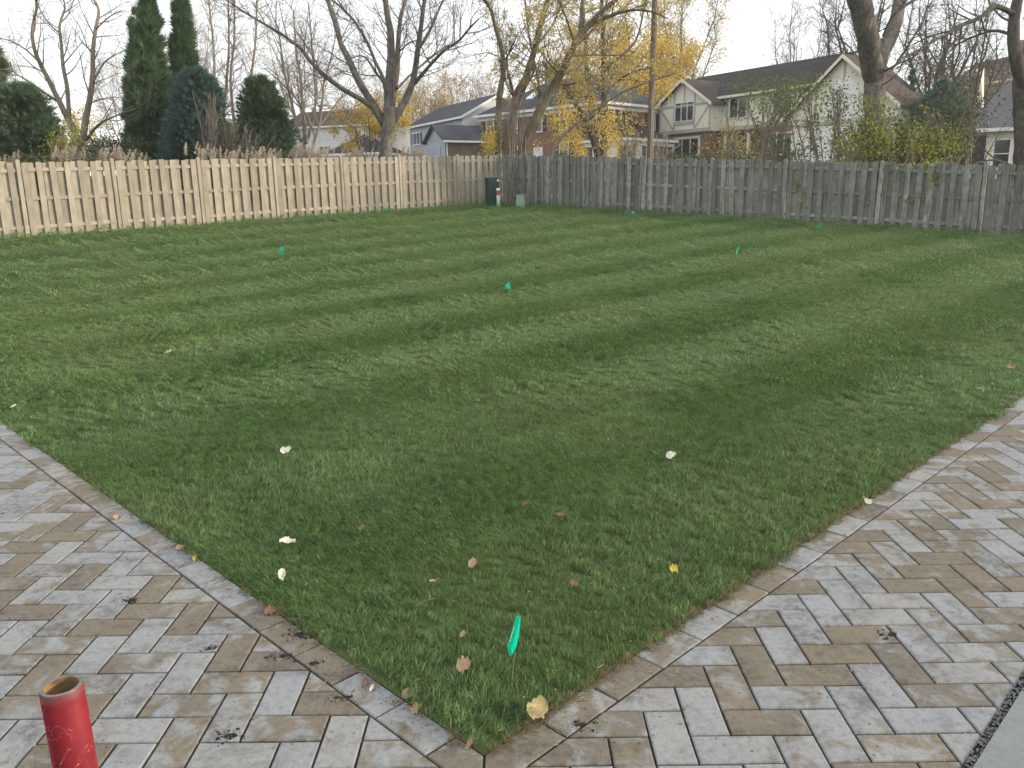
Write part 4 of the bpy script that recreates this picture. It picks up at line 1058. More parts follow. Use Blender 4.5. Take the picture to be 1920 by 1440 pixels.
# ------------------------------------------------------------------ trees
class Tree:
    def __init__(s, seed):
        s.r = np.random.default_rng(seed); s.b = []; s.tips = []
    def add(s, pts, rads, lev): s.b.append((np.asarray(pts, float), np.asarray(rads, float), lev))
    def grow_from(s, pts, rads, lev, cfg):
        """children along one branch, then their children"""
        r = s.r; pts = np.asarray(pts, float); rads = np.asarray(rads, float)
        if lev >= cfg['levels']:
            s.tips.append(pts); return
        seg = np.linalg.norm(np.diff(pts, axis=0), axis=1); cum = np.concatenate([[0], np.cumsum(seg)]); L = cum[-1]
        n = int(L * cfg['dens'][lev] + r.random())
        t0 = cfg.get('t0', 0.25) if lev == 0 else 0.12
        for i in range(n):
            t = t0 + (1 - t0) * ((i + r.random()) / max(n, 1)); d = t * L
            k = min(np.searchsorted(cum, d, side='right') - 1, len(seg) - 1); f = (d - cum[k]) / max(seg[k], 1e-6)
            p = pts[k] * (1 - f) + pts[k + 1] * f; pr = rads[k] * (1 - f) + rads[k + 1] * f
            tan = (pts[k + 1] - pts[k]) / max(seg[k], 1e-6)
            rnd = r.normal(size=3); rnd -= tan * rnd.dot(tan); rnd /= np.linalg.norm(rnd) + 1e-9
            an = math.radians(r.uniform(*cfg['ang']))
            dr = tan * math.cos(an) + rnd * math.sin(an)
            ln = cfg['len'][lev] * r.uniform(.55, 1.15) * (1.0 - 0.45 * t)
            cr_ = min(pr * 0.62, cfg['rad'][lev]) * r.uniform(.75, 1.05); cr_ = max(cr_, cfg['rmin'])
            s.sprout(p, dr, ln, cr_, lev + 1, cfg)
    def sprout(s, p, dr, ln, rad, lev, cfg):
        r = s.r; ns = 5 if lev <= 1 else (4 if lev == 2 else 3)
        P = [np.array(p)]; d = np.array(dr) / np.linalg.norm(dr); st = ln / ns
        for i in range(ns):
            d = d + r.normal(size=3) * cfg['wander'] + np.array([0, 0, cfg['up']]) * (0.6 if lev > 1 else 1)
            d /= np.linalg.norm(d); P.append(P[-1] + d * st)
        rr = np.linspace(rad, max(cfg['rmin'] * .7, rad * .3), ns + 1)
        s.add(P, rr, lev); s.grow_from(P, rr, lev, cfg)
    def limb(s, px, wid, d0, dd=(0, 0), lev=0, cfg=None, rz0=None, ext=0.0):
        """a limb seen through the given picture points, standing about d0 away and leaning nearer or farther by dd"""
        n = len(px); pts = []
        # densify with smooth interpolation
        P = np.array(px, float); tt = np.linspace(0, n - 1, (n - 1) * 3 + 1)
        Q = []
        for t in tt:
            i = min(int(t), n - 2); f = t - i
            p0, p1, p2, p3 = P[max(i - 1, 0)], P[i], P[i + 1], P[min(i + 2, n - 1)]
            Q.append(0.5 * ((2 * p1) + (-p0 + p2) * f + (2 * p0 - 5 * p1 + 4 * p2 - p3) * f * f + (-p0 + 3 * p1 - 3 * p2 + p3) * f ** 3))
        m = len(Q); rads = []
        for i, q in enumerate(Q):
            f = i / (m - 1); d = d0 + dd[0] + (dd[1] - dd[0]) * f + 0.25 * math.sin(3.1 * f + d0 * len(px))* f
            pts.append(W(q[0], q[1], d)); rads.append((wid[0] + (wid[1] - wid[0]) * f) / 2 * d / F)
        if ext:                                                # the limb goes on above the frame
            dv = pts[-1] - pts[-3]; dv /= np.linalg.norm(dv); st = ext / 4; r0 = rads[-1]
            for i in range(4):
                dv = dv + s.r.normal(size=3) * .12 + np.array([0, 0, .05]); dv /= np.linalg.norm(dv)
                pts.append(pts[-1] + dv * st); rads.append(r0 * (1 - .2 * (i + 1)))
        s.add(pts, rads, lev)
        if cfg: s.grow_from(pts, rads, lev, cfg)
        return pts
    def mesh(s, name, mat):
        V = []; Q = []; nb = 0
        for pts, rads, lev in s.b:
            k = (10, 6, 4, 3, 3)[min(lev, 4)] if rads[0] > .05 or lev > 0 else 6
            if rads[0] > 0.22: k = 14
            n = len(pts)
            tan = np.gradient(pts, axis=0); tan /= np.linalg.norm(tan, axis=1)[:, None] + 1e-9
            ref = np.array([0.31, 0.95, 0.05]) if abs(tan[0][2]) > .5 else np.array([0, 0, 1.])
            u = np.cross(tan, ref); u /= np.linalg.norm(u, axis=1)[:, None] + 1e-9; v = np.cross(tan, u)
            a = np.arange(k) * 2 * math.pi / k
            rr = rads[:, None] * (np.ones((n, k)) if k < 8 else s.r.uniform(.9, 1.1, (n, k)))
            ring = pts[:, None] + (u[:, None] * np.cos(a)[None, :, None] + v[:, None] * np.sin(a)[None, :, None]) * rr[:, :, None]
            V.append(ring.reshape(-1, 3))
            i = np.arange(n - 1)[:, None] * k; j = np.arange(k)[None]; j2 = (j + 1) % k
            Q.append(np.stack([nb + i + j, nb + i + j2, nb + i + k + j2, nb + i + k + j], -1).reshape(-1, 4)); nb += n * k
        return np_mesh(name, np.concatenate(V), np.concatenate(Q), None, mat, True)

def leaves_mesh(name, C, size, rng, mat, aspect=0.6, droop=0.0, up_bias=0.3):
    """one folded leaf (two triangles) at each centre"""
    C = np.asarray(C, float); n = len(C)
    d = rng.normal(size=(n, 3)); d[:, 2] -= droop; d /= np.linalg.norm(d, axis=1)[:, None]
    q = rng.normal(size=(n, 3)); q[:, 2] += up_bias; w = np.cross(d, q); w /= np.linalg.norm(w, axis=1)[:, None] + 1e-9
    s = size * rng.uniform(.6, 1.25, n)[:, None]
    nrm = np.cross(d, w)
    A = C - d * s * .5; B = C + d * s * .5; Lf = C + w * s * aspect * .5 + nrm * s * .12; Rt = C - w * s * aspect * .5 + nrm * s * .12
    V = np.stack([A, Rt, B, Lf], 1).reshape(-1, 3); i = np.arange(n)[:, None] * 4
    return np_mesh(name, V, None, np.concatenate([i + np.array([[0, 1, 2]]), i + np.array([[0, 2, 3]])]), mat)
def tip_points(tips, n, rng, spread, cond=None):
    out = []
    if len(tips) > 60: tips = [tips[i] for i in rng.choice(len(tips), int(len(tips) * .45), replace=False)]; spread = spread * .75
    if not tips: return np.zeros((0, 3))
    while len(out) < n:
        t = tips[rng.integers(len(tips))]; k = rng.integers(len(t) - 1); f = rng.random()
        p = t[k] * (1 - f) + t[k + 1] * f + rng.normal(size=3) * spread
        if cond is None or cond(p): out.append(p)
        elif rng.random() < .02: out.append(p)
    return np.array(out)
def make_tree(label, tree, bark, cat='tree', group=None, leaves=None, name='tree', base=None):
    p = tree.b[0][0][0] if base is None else base
    r = empty(name, tuple(p)); tag(r, label, cat, group)
    me = tree.mesh('trunk', bark)
    o = link('trunk', me, r); o.matrix_parent_inverse = Matrix.Translation(-Vector(p))
    if leaves:
        for me in leaves:
            o = link('foliage', me, r); o.matrix_parent_inverse = Matrix.Translation(-Vector(p))
    return r
CF = dict(levels=3, dens=(1.8, 3.1, 3.6), len=(3.0, 1.5, .8), rad=(.032, .014, .008), ang=(26, 58), up=.06, wander=.12, rmin=.0055, t0=.22)
def cfg(**k): c = dict(CF); c.update(k); return c
def zoom(ox, oy, s, pts): return [(ox + x / s, oy + y / s) for x, y in pts]
z2 = lambda *p: zoom(400, 0, 3.131, p)
z3 = lambda *p: zoom(780, 0, 3.131, p)
z5 = lambda *p: zoom(1520, 0, 3.131, p)
z1 = lambda *p: zoom(0, 0, 3.131, p)
Sz = 1 / 3.131

def maple():
    t = Tree(1); d = 37.0; c = cfg(dens=(1.9, 3.2, 3.8), len=(3.0, 1.5, .85))
    t.limb(z2((1010, 960), (1012, 900), (1020, 800), (1028, 720), (1035, 640)), (25, 23), d)
    L = [(((1005, 745), (940, 640), (860, 580), (740, 510), (640, 430), (560, 350), (520, 290), (400, 200), (280, 130), (150, 50), (80, 0)), (36, 8), (0, -3)),
         (((1015, 740), (930, 600), (850, 470), (790, 340), (750, 260), (720, 150), (690, 50), (670, 0)), (46, 24), (0, 1.5)),
         (((1025, 620), (1000, 470), (950, 360), (900, 240), (830, 130), (770, 60), (680, -10)), (24, 9), (.2, 3)),
         (((1020, 560), (1000, 490), (950, 420), (905, 350), (860, 325), (810, 345)), (18, 5), (-.2, -2.5)),
         (((1028, 700), (1030, 520), (1042, 380), (1040, 200), (1020, 80), (1010, 0)), (60, 28), (0, -.5)),
         (((1045, 640), (1075, 450), (1085, 250), (1100, 100), (1130, 0)), (40, 18), (.3, 1.5)),
         (((1050, 720), (1120, 600), (1170, 480), (1200, 300), (1220, 150), (1240, 0)), (46, 22), (0, -1)),
         (((1180, 490), (1240, 420), (1340, 310), (1440, 240), (1500, 170), (1560, 110)), (24, 8), (-.3, -3)),
         (((1080, 520), (1180, 420), (1290, 330), (1400, 260), (1450, 330)), (15, 4), (.3, 3)),
         (((1205, 290), (1260, 200), (1310, 90), (1350, 0)), (20, 10), (-.6, 1)),
         (((1095, 300), (1150, 250), (1200, 235)), (10, 4), (0, -2))]
    for p, w, dd in L: t.limb(z2(*p), (w[0] * Sz, w[1] * Sz), d, dd, 0, c, ext=3.5 if p[-1][1] <= 20 else 0)
    make_tree('large bare maple with spreading limbs behind the tan fence', t, M['bark_grey'])
maple()

def corner_trees():
    d = 33.6; rng = np.random.default_rng(5)
    c = cfg(dens=(1.9, 2.6, 2.6), len=(2.5, 1.25, .65), rmin=.005)
    t = Tree(2)
    t.limb(z3((492, 980), (490, 880), (484, 700), (490, 560), (512, 420), (505, 300), (470, 170), (440, 60), (400, -10)), (44 * Sz, 18 * Sz), d, (0, -1), 0, c, ext=3)
    t.limb(z3((508, 390), (540, 320), (575, 250), (600, 190)), (14 * Sz, 5 * Sz), d, (0, -2), 0, c)
    t.limb(z3((480, 330), (420, 310), (360, 320), (270, 340)), (8 * Sz, 3 * Sz), d, (0, -1), 0, cfg(levels=2))
    t.limb(z3((455, 110), (430, 40), (380, -20)), (14 * Sz, 7 * Sz), d, (0, 2), 0, c, ext=3)
    lv = leaves_mesh('foliage', tip_points(t.tips, 2600, rng, .10), .08, rng, M['leaf_pale'])
    make_tree('slender bare leaning tree at the fence corner, leftmost of its clump', t, M['bark_olive'], leaves=[lv], group=None)
    t = Tree(3)
    t.limb(z3((556, 980), (556, 880), (572, 700), (592, 560), (640, 470), (672, 370), (702, 270), (730, 150), (775, -5)), (58 * Sz, 30 * Sz), d + .5, (0, .8), 0, c, ext=4)
    t.limb(z3((572, 560), (545, 440), (520, 360), (500, 300)), (22 * Sz, 9 * Sz), d + .5, (0, 2), 0, c)
    t.limb(z3((600, 640), (640, 520), (690, 420), (690, 330), (670, 250), (650, 100), (640, 0)), (16 * Sz, 8 * Sz), d + .5, (0, 2), 0, c, ext=2)
    t.limb(z3((700, 270), (780, 180), (840, 60), (850, -10)), (16 * Sz, 7 * Sz), d + .5, (.4, 2), 0, c, ext=2)
    lv = leaves_mesh('foliage', tip_points(t.tips, 6500, rng, .12), .085, rng, M['leaf_pale'])
    make_tree('thick upright middle tree of the clump at the fence corner', t, M['bark_olive'], leaves=[lv])
    t = Tree(4)
    t.limb(z3((600, 990), (625, 900), (682, 750), (750, 600), (800, 510), (860, 420), (910, 300), (960, 210), (1020, 140), (1100, 60), (1180, -5)), (68 * Sz, 24 * Sz), d - .8, (0, -1.5), 0, c, ext=3)
    t.limb(z3((962, 210), (970, 100), (975, -5)), (26 * Sz, 18 * Sz), d - 1.6, (0, 1), 0, c, ext=3)
    t.limb(z3((1020, 150), (1150, 90), (1270, 60), (1390, 70), (1480, 110)), (22 * Sz, 6 * Sz), d - 1.8, (0, -2), 0, c)
    t.limb(z3((915, 330), (1000, 322), (1200, 325), (1330, 342)), (13 * Sz, 4 * Sz), d - 1.6, (0, 1.5), 0, c)
    t.limb(z3((790, 540), (860, 500), (905, 490), (940, 440), (985, 400)), (26 * Sz, 8 * Sz), d - 1.2, (0, 1.8), 0, c)
    t.limb(z3((735, 640), (722, 500), (705, 400), (690, 330)), (26 * Sz, 8 * Sz), d - 1, (0, 2), 0, c)
    t.limb(z3((850, 440), (780, 370), (730, 300)), (14 * Sz, 5 * Sz), d - 1.3, (0, -2), 0, c)
    t.limb(z3((930, 260), (880, 100), (830, -5)), (13 * Sz, 6 * Sz), d - 1.6, (0, -1.5), 0, c, ext=2)
    lv = leaves_mesh('foliage', tip_points(t.tips, 10000, rng, .13), .09, rng, M['leaf_pale'])
    make_tree('heavy trunk leaning to the right at the fence corner with pale gold leaves', t, M['bark_olive'], leaves=[lv])
    t = Tree(41)
    t.limb(z3((770, 960), (800, 890), (900, 760), (1050, 650), (1150, 580), (1260, 520), (1400, 470), (1520, 430)), (20 * Sz, 6 * Sz), d - .6, (0, -2.5), 0, cfg(dens=(1.2, 2, 2), len=(1.7, .9, .5)))
    lv = leaves_mesh('foliage', tip_points(t.tips, 700, rng, .10), .075, rng, M['leaf_pale'])
    make_tree('thin slanting sapling rising to the right before the brick house', t, M['bark_pale'], leaves=[lv])
    # tangle of upright suckers between the trunks
    t = Tree(42)
    for i in range(46):
        x = rng.uniform(485, 640); x1 = x + rng.normal(0, 45)
        t.limb(z3((x, 950), (x * .6 + x1 * .4 + rng.normal(0, 8), 800), (x1, rng.uniform(540, 720))), (6 * Sz, 2 * Sz), d - 1.3, (rng.uniform(-.6, .8), rng.uniform(-1, 1)), 1, cfg(levels=2, dens=(1, 1.5), len=(1, .5)))
    lv = leaves_mesh('foliage', np.array([W(780 + rng.normal(440, 30) * Sz, rng.normal(830, 48) * Sz, d - 1.2 + rng.normal(0, .5)) for _ in range(900)]), .10, rng, M['leaf_gold'])
    lv2 = leaves_mesh('foliage', np.array([W(780 + rng.normal(520, 45) * Sz, rng.normal(820, 55) * Sz, d - 1.2 + rng.normal(0, .5)) for _ in range(500)]), .09, rng, M['leaf_green'])
    make_tree('tangled shrub of upright suckers with yellow leaves at the fence corner', t, M['bark_pale'], 'shrub', leaves=[lv, lv2], name='sucker_shrub')
corner_trees()

def yellow_tree():
    d = 46.0; rng = np.random.default_rng(8); t = Tree(6)
    c = cfg(dens=(1.7, 2.3, 2.4), len=(3.2, 1.6, .8), up=-.02, rmin=.006)
    t.limb(z3((1078, 1000), (1070, 930), (1042, 820), (992, 700), (930, 600), (870, 510), (800, 430), (740, 360)), (46 * Sz, 14 * Sz), d, (0, -1), 0, c)
    t.limb(z3((1060, 880), (1032, 650), (1020, 520), (1000, 420), (1000, 300), (985, 150), (980, 0)), (40 * Sz, 18 * Sz), d, (0, 1.5), 0, c, ext=3)
    t.limb(z3((1095, 1000), (1097, 930), (1106, 780), (1105, 550), (1100, 400), (1098, 150), (1090, 0)), (58 * Sz, 18 * Sz), d, (0, -.5), 0, c, ext=3)
    t.limb(z3((1105, 420), (1190, 340), (1290, 240), (1330, 90), (1340, -10)), (18 * Sz, 8 * Sz), d, (0, 2), 0, c, ext=2)
    t.limb(z3((1104, 560), (1180, 480), (1280, 420), (1380, 400)), (14 * Sz, 5 * Sz), d, (0, -2), 0, c)
    t.limb(z3((1025, 600), (960, 520), (900, 500)), (12 * Sz, 5 * Sz), d, (0, 2), 0, c)
    t.limb(z3((1040, 760), (930, 690), (870, 740)), (10 * Sz, 4 * Sz), d, (0, -2), 0, c)
    t.limb(z3((1106, 760), (1150, 700), (1170, 780)), (10 * Sz, 4 * Sz), d, (0, -2), 0, c)
    lv = leaves_mesh('foliage', tip_points(t.tips, 10500, rng, .22), .13, rng, M['leaf_gold'], droop=.8)
    C = []
    for (x, y, sx, sy, n) in ((900, 780, 38, 75, 420), (960, 860, 22, 45, 260), (1140, 790, 38, 65, 520), (1185, 860, 15, 40, 170), (870, 660, 40, 60, 300), (985, 905, 12, 18, 90), (1120, 690, 50, 45, 260), (1000, 620, 55, 60, 200)):
        for _ in range(n): C.append(W(780 + rng.normal(x, sx) * Sz, rng.normal(y, sy) * Sz, d - 1.5 + rng.normal(0, .8)))
    lv2 = leaves_mesh('foliage', np.array(C), .13, rng, M['leaf_bright'], droop=1.2)
    make_tree('forked tree with hanging yellow leaves in front of the brick house', t, M['bark_dark'], leaves=[lv, lv2])
yellow_tree()

def big_trunk():
    d = 28.0; t = Tree(9); c = cfg(dens=(.9, 1.7, 2.2), len=(2.6, 1.4, .7), rad=(.07, .022, .01))
    t.limb(z5((388, 1060), (385, 970), (378, 780), (374, 600), (376, 470), (384, 380)), (136 * Sz, 108 * Sz), d)
    t.limb(z5((372, 450), (352, 330), (335, 220), (312, 110), (283, 0), (255, -110)), (118 * Sz, 128 * Sz), d, (0, -2.2), 0, None, ext=3)
    t.limb(z5((388, 440), (405, 340), (455, 245), (495, 140), (520, 20), (540, -90)), (92 * Sz, 66 * Sz), d, (0, .8), 0, c, ext=4)
    t.limb(z5((425, 210), (470, 110), (520, 60), (640, -10)), (14 * Sz, 5 * Sz), d - .2, (0, -2), 0, c, ext=2)
    t.limb(z5((430, 420), (520, 370), (610, 330), (690, 260)), (13 * Sz, 4 * Sz), d - .2, (0, -2), 0, c)
    t.limb(z5((420, 500), (500, 440), (560, 330), (580, 250)), (9 * Sz, 4 * Sz), d - .4, (0, -1), 0, c)
    t.limb(z5((330, 420), (270, 330), (210, 260), (100, 190), (40, 180)), (12 * Sz, 4 * Sz), d - .3, (0, 2), 0, c)
    t.limb(z5((410, 240), (392, 262), (380, 285)), (50 * Sz, 26 * Sz), d - .35, (0, -.25))
    r = make_tree('massive forked grey trunk rising behind the grey fence beside the half-timbered house', t, M['bark_grey'])
    # ivy and suckers round the stem
    rng = np.random.default_rng(3)
    t2 = Tree(91)
    for i in range(26):
        x = rng.uniform(300, 470); t2.limb(z5((x, 1010), (x + rng.normal(0, 12), 800), (x + rng.normal(0, 30), rng.uniform(430, 700))), (5 * Sz, 2 * Sz), d - .9, (0, rng.uniform(-.5, .3)), 1, cfg(levels=2, dens=(1, 2), len=(1, .5)))
    C = [W(1520 + rng.normal(370, 75) * Sz, rng.uniform(560, 960) * Sz, d - 1 + rng.normal(0, .4)) for _ in range(900)]
    lv = leaves_mesh('foliage', np.array(C), .085, rng, M['leaf_lime'])
    make_tree('sparse climbing vine with lime leaves clinging to the massive forked trunk', t2, M['bark_pale'], 'vine', leaves=[lv], name='climbing_vine')
big_trunk()

def edge_tree():
    d = 26.0; t = Tree(12); c = cfg(dens=(2.2, 3.0, 3.0), len=(2.1, 1.2, .65), up=.02)
    t.limb(z5((1290, 1090), (1282, 980), (1272, 760), (1262, 600), (1248, 460)), (170 * Sz, 112 * Sz), d)
    t.limb(z5((1252, 500), (1212, 380), (1192, 240), (1198, 90), (1222, -40)), (78 * Sz, 54 * Sz), d, (0, -.8), 0, None, ext=4)
    t.limb(z5((1255, 480), (1310, 350), (1400, 200), (1480, 20)), (80 * Sz, 50 * Sz), d, (0, 1), 0, c, ext=3)
    t.limb(z5((1190, 80), (1080, 36), (1000, 100), (880, 150), (800, 200), (720, 242), (600, 310), (510, 350)), (32 * Sz, 7 * Sz), d - .6, (0, -2), 0, c)
    t.limb(z5((1185, 205), (1090, 180), (1000, 200), (900, 242), (760, 300)), (20 * Sz, 5 * Sz), d - .5, (0, 1.5), 0, c)
    t.limb(z5((1190, 130), (1120, 100), (1060, 30), (1030, -20)), (14 * Sz, 6 * Sz), d - .6, (0, 2), 0, c)
    t.limb(z5((1000, 100), (920, 70), (850, 20)), (10 * Sz, 4 * Sz), d - 1.2, (0, -1), 0, c)
    t.limb(z5((1200, 980), (1080, 940), (1010, 950), (960, 960)), (18 * Sz, 6 * Sz), d - .6, (0, -.6), 0, cfg(levels=2))
    make_tree('dark mossy trunk cut by the right edge with low drooping bare branches', t, M['bark_dark'])
edge_tree()

def left_bare():
    d = 34.0; t = Tree(15); c = cfg(dens=(1.9, 2.8, 3.2), len=(2.3, 1.25, .7), rmin=.005)
    L = [(((478, 960), (470, 870), (430, 760), (370, 640), (300, 500), (230, 360), (200, 280), (190, 170), (215, 50), (215, -10)), (42, 10), (0, -1.5), 3),
         (((478, 960), (482, 880), (500, 720), (530, 560), (545, 430), (545, 300), (560, 180), (580, 60), (545, -10)), (44, 12), (0, 1), 3),
         (((405, 700), (395, 520), (370, 390), (360, 250), (350, 150), (380, 50), (370, -10)), (26, 8), (.2, 2), 3),
         (((345, 600), (270, 550), (170, 480), (80, 420), (60, 360)), (15, 6), (0, -2), 0),
         (((235, 370), (150, 290), (60, 240), (-20, 220)), (12, 5), (-.8, 1), 0),
         (((508, 820), (580, 730), (680, 680), (790, 640)), (18, 5), (0, -2), 0),
         (((545, 600), (600, 580), (700, 570)), (9, 4), (.2, -1.5), 0),
         (((550, 480), (610, 370), (700, 310), (760, 290)), (13, 4), (.3, 2), 0),
         (((355, 200), (280, 130), (225, 40)), (10, 5), (1, 2), 2),
         (((565, 170), (640, 100), (720, 60)), (9, 4), (.5, -1), 0),
         (((370, 380), (430, 310), (480, 250)), (8, 4), (.6, -1), 0)]
    for p, w, dd, ex in L: t.limb(z1(*p), (w[0] * Sz, w[1] * Sz), d, dd, 0, c, ext=ex)
    make_tree('bare pale two-stemmed tree at the left beside the dark shrub', t, M['bark_pale'])
    d = 44; t = Tree(16); c = cfg(dens=(2.1, 3.1, 3.2), len=(2.9, 1.4, .8), rmin=.006, up=.04)
    for p, w, dd in ((((528, 930), (525, 850), (500, 780), (470, 650), (440, 520), (410, 400), (400, 300), (380, 150)), (26, 7), (0, -1)),
                     (((535, 930), (535, 850), (530, 700), (520, 560), (512, 450), (490, 330), (480, 200), (470, 60)), (26, 7), (0, 1)),
                     (((580, 930), (590, 840), (620, 740), (640, 600), (650, 480), (690, 350), (720, 200)), (20, 6), (0, -1.5)),
                     (((545, 840), (575, 740), (600, 600), (595, 450), (580, 300), (570, 150), (560, 20)), (20, 6), (0, 1.8)),
                     (((600, 820), (560, 700), (470, 560), (380, 470), (300, 400)), (12, 5), (0, .5)),
                     (((610, 760), (690, 650), (760, 560), (830, 500)), (11, 4), (0, .5))):
        t.limb(z2(*p), (w[0] * Sz, w[1] * Sz), d, dd, 0, c)
    make_tree('pale many-stemmed bare tree between the round evergreens and the maple', t, M['bark_pale'])
    d = 52; t = Tree(17); c = cfg(dens=(2.6, 3.2, 3.2), len=(2.7, 1.3, .75), rmin=.006, up=.04)
    for x0, x1, x2 in ((395, 402, 392), (418, 425, 428), (440, 432, 440), (462, 470, 482)):
        t.limb([(x0, 320), (x0, 240), (x1, 150), ((x1 + x2) / 2 + 3, 80), (x2, 0), (x2 + 4, -60)], (6, 2.4), d, (0, R.uniform(-2, 2)), 0, c)
    make_tree('group of thin pale bare stems standing behind the round evergreens', t, M['bark_pale'])
left_bare()

def gen_tree(px, d, top, wpx, seed, label, bark, leaf=None, nl=0, lsz=.1, group=None, spread=.5, lv=3, nlimb=6, c=None, name='tree', cat='tree'):
    """free-grown tree: trunk plus rising limbs that reach the given height and spread"""
    t = Tree(seed); r = t.r; p = place_px(px + (1062 - px) * (300 - top) * .5 / 6750, d, 300); b = np.array([p.x, p.y, p.z - .3])
    ht = W(px, top, d)[2] - b[2]; wid = wpx * d / F
    c = c or cfg(dens=(1.2, 1.7, 2.0), len=(max(1.2, wid * .36), max(.8, wid * .2), .6), rmin=.010, rad=(.05, .022, .013))
    tr = max(.05, ht * (.009 if d > 80 else .015))
    f0 = r.uniform(.22, .38)
    fork = b + np.array([r.normal(0, .03) * ht, r.normal(0, .03) * ht, ht * f0])
    t.add([b, (b + fork) / 2 + r.normal(0, .05, 3), fork], [tr * 1.25, tr, tr * .85], 0)
    a0 = r.uniform(0, 6.28)
    for i in range(nlimb):
        a = a0 + i * 6.283 / nlimb + r.normal(0, .25); lat_ = wid * spread * r.uniform(.35, 1.0) if i else wid * .08
        top_ = np.array([fork[0] + math.cos(a) * lat_, fork[1] + math.sin(a) * lat_, b[2] + ht * r.uniform(.8, 1.0) * (1 - .12 * lat_ / max(wid, .1))])
        m1 = fork + (top_ - fork) * .33 + np.array([math.cos(a), math.sin(a), 0]) * lat_ * .22 + r.normal(0, .02 * ht, 3)
        m2 = fork + (top_ - fork) * .66 + np.array([math.cos(a), math.sin(a), 0]) * lat_ * .18 + r.normal(0, .02 * ht, 3)
        P = [fork - np.array([0, 0, .05 * ht]), m1, m2, top_]; rr = [tr * .6, tr * .42, tr * .26, tr * .08]
        t.add(P, rr, 0); t.grow_from(P, rr, 0, c)
    L = None
    if leaf: L = [leaves_mesh('foliage', tip_points(t.tips, nl, t.r, lsz * 2.0), lsz, t.r, leaf)]
    return make_tree(label, t, bark, cat, group, L, name)

def backdrop_trees():
    g = 'bare trees in the distance behind the houses'
    far = cfg(levels=3, dens=(1.6, 2.0, 1.7), len=(3.4, 1.9, 1.1), rmin=.013, rad=(.05, .026, .016), up=.05)
    k = 0
    for px, d, top, w, lab in ((-20, 95, 60, 120, 'behind the wide evergreen bush at the left edge'), (70, 110, 150, 110, 'between the wide evergreen bush and the two-stemmed tree'), (205, 85, 110, 120, 'between the two-stemmed tree and the arborvitae pair'), (385, 95, 20, 130, 'right behind the tall arborvitae pair'), (560, 110, 60, 150, 'behind the many-stemmed bare tree'), (650, 115, 90, 150, 'above the pale cream house with brown roof'), (735, 120, 120, 140, 'directly behind the large bare maple')):
        gen_tree(px, d, top, w, 100 + k, 'distant leafless grey tree ' + lab, M['bark_pale'], None, 0, .1, g, c=far); k += 1
    g2 = 'rusty bare trees behind the siding house'
    for px, d, top, w, lab in ((775, 118, 150, 80, 'leftmost of its row, nearest the maple'), (815, 122, 135, 90, 'above the left part of the roof'), (860, 120, 128, 95, 'above the middle of the roof'), (905, 124, 125, 90, 'above the white gable'), (945, 120, 140, 80, 'seen through the corner trunks')):
        gen_tree(px, d, top, w, 100 + k, 'reddish brown tree behind the blue grey house, ' + lab, M['twig_rust'], M['leaf_rust'], 900, .2, g2, c=far); k += 1
    gen_tree(790, 100, 150, 90, 160, 'thin yellowing tree right behind the roof of the blue grey house', M['twig_rust'], M['leaf_gold'], 2600, .22, None, c=far)
    gen_tree(1205, 92, 60, 190, 161, 'bright yellow leafy tree behind the brick house and the pole', M['bark_dark'], M['leaf_bright'], 15000, .30, None, c=far, nlimb=8)
    gen_tree(1290, 98, -60, 170, 162, 'tall thin gold leaved tree behind the half-timbered gable', M['bark_dark'], M['leaf_gold'], 5500, .24, None, c=far)
    gen_tree(1110, 88, 20, 150, 163, 'tall pale gold tree behind the brick house roof', M['bark_dark'], M['leaf_pale'], 5000, .22, None, c=far)
    gen_tree(690, 50, 185, 130, 164, 'small yellow leaved tree behind the trunk of the bare maple', M['bark_dark'], M['leaf_gold'], 6500, .14, None, nlimb=8)
    gen_tree(163, 48, 215, 70, 165, 'low yellow bush glowing behind the bare pale tree', M['bark_dark'], M['leaf_gold'], 1500, .13, None, nlimb=7, name='yellow_bush', cat='bush')
    mid = cfg(levels=3, dens=(1.6, 2.2, 2.4), len=(3.2, 1.7, .9), rmin=.009, rad=(.05, .024, .013), up=.04)
    gen_tree(1600, 66, -70, 260, 166, 'bare dark tree spreading behind the roof of the half-timbered house', M['bark_dark'], None, c=mid, nlimb=8)
    gen_tree(1500, 90, -20, 170, 167, 'thin bare tree above the ridge of the half-timbered house', M['bark_grey'], None, c=far)
    gen_tree(1740, 70, -40, 220, 168, 'bare dark twiggy tree right of the massive trunk', M['bark_dark'], None, c=mid, nlimb=7)
    gen_tree(1845, 62, -20, 200, 169, 'bare dark tree standing behind the grey shingle roof', M['bark_dark'], None, c=mid, nlimb=7)
    gen_tree(1735, 85, 130, 130, 170, 'tree with rust coloured leaves before the distant chimney house', M['bark_dark'], M['leaf_rust'], 2400, .25, None, c=far)
    gen_tree(1850, 88, 128, 110, 171, 'tree with sparse brownish leaves at the foot of the distant chimneys', M['bark_dark'], M['leaf_pale'], 1300, .22, None, c=far)
backdrop_trees()

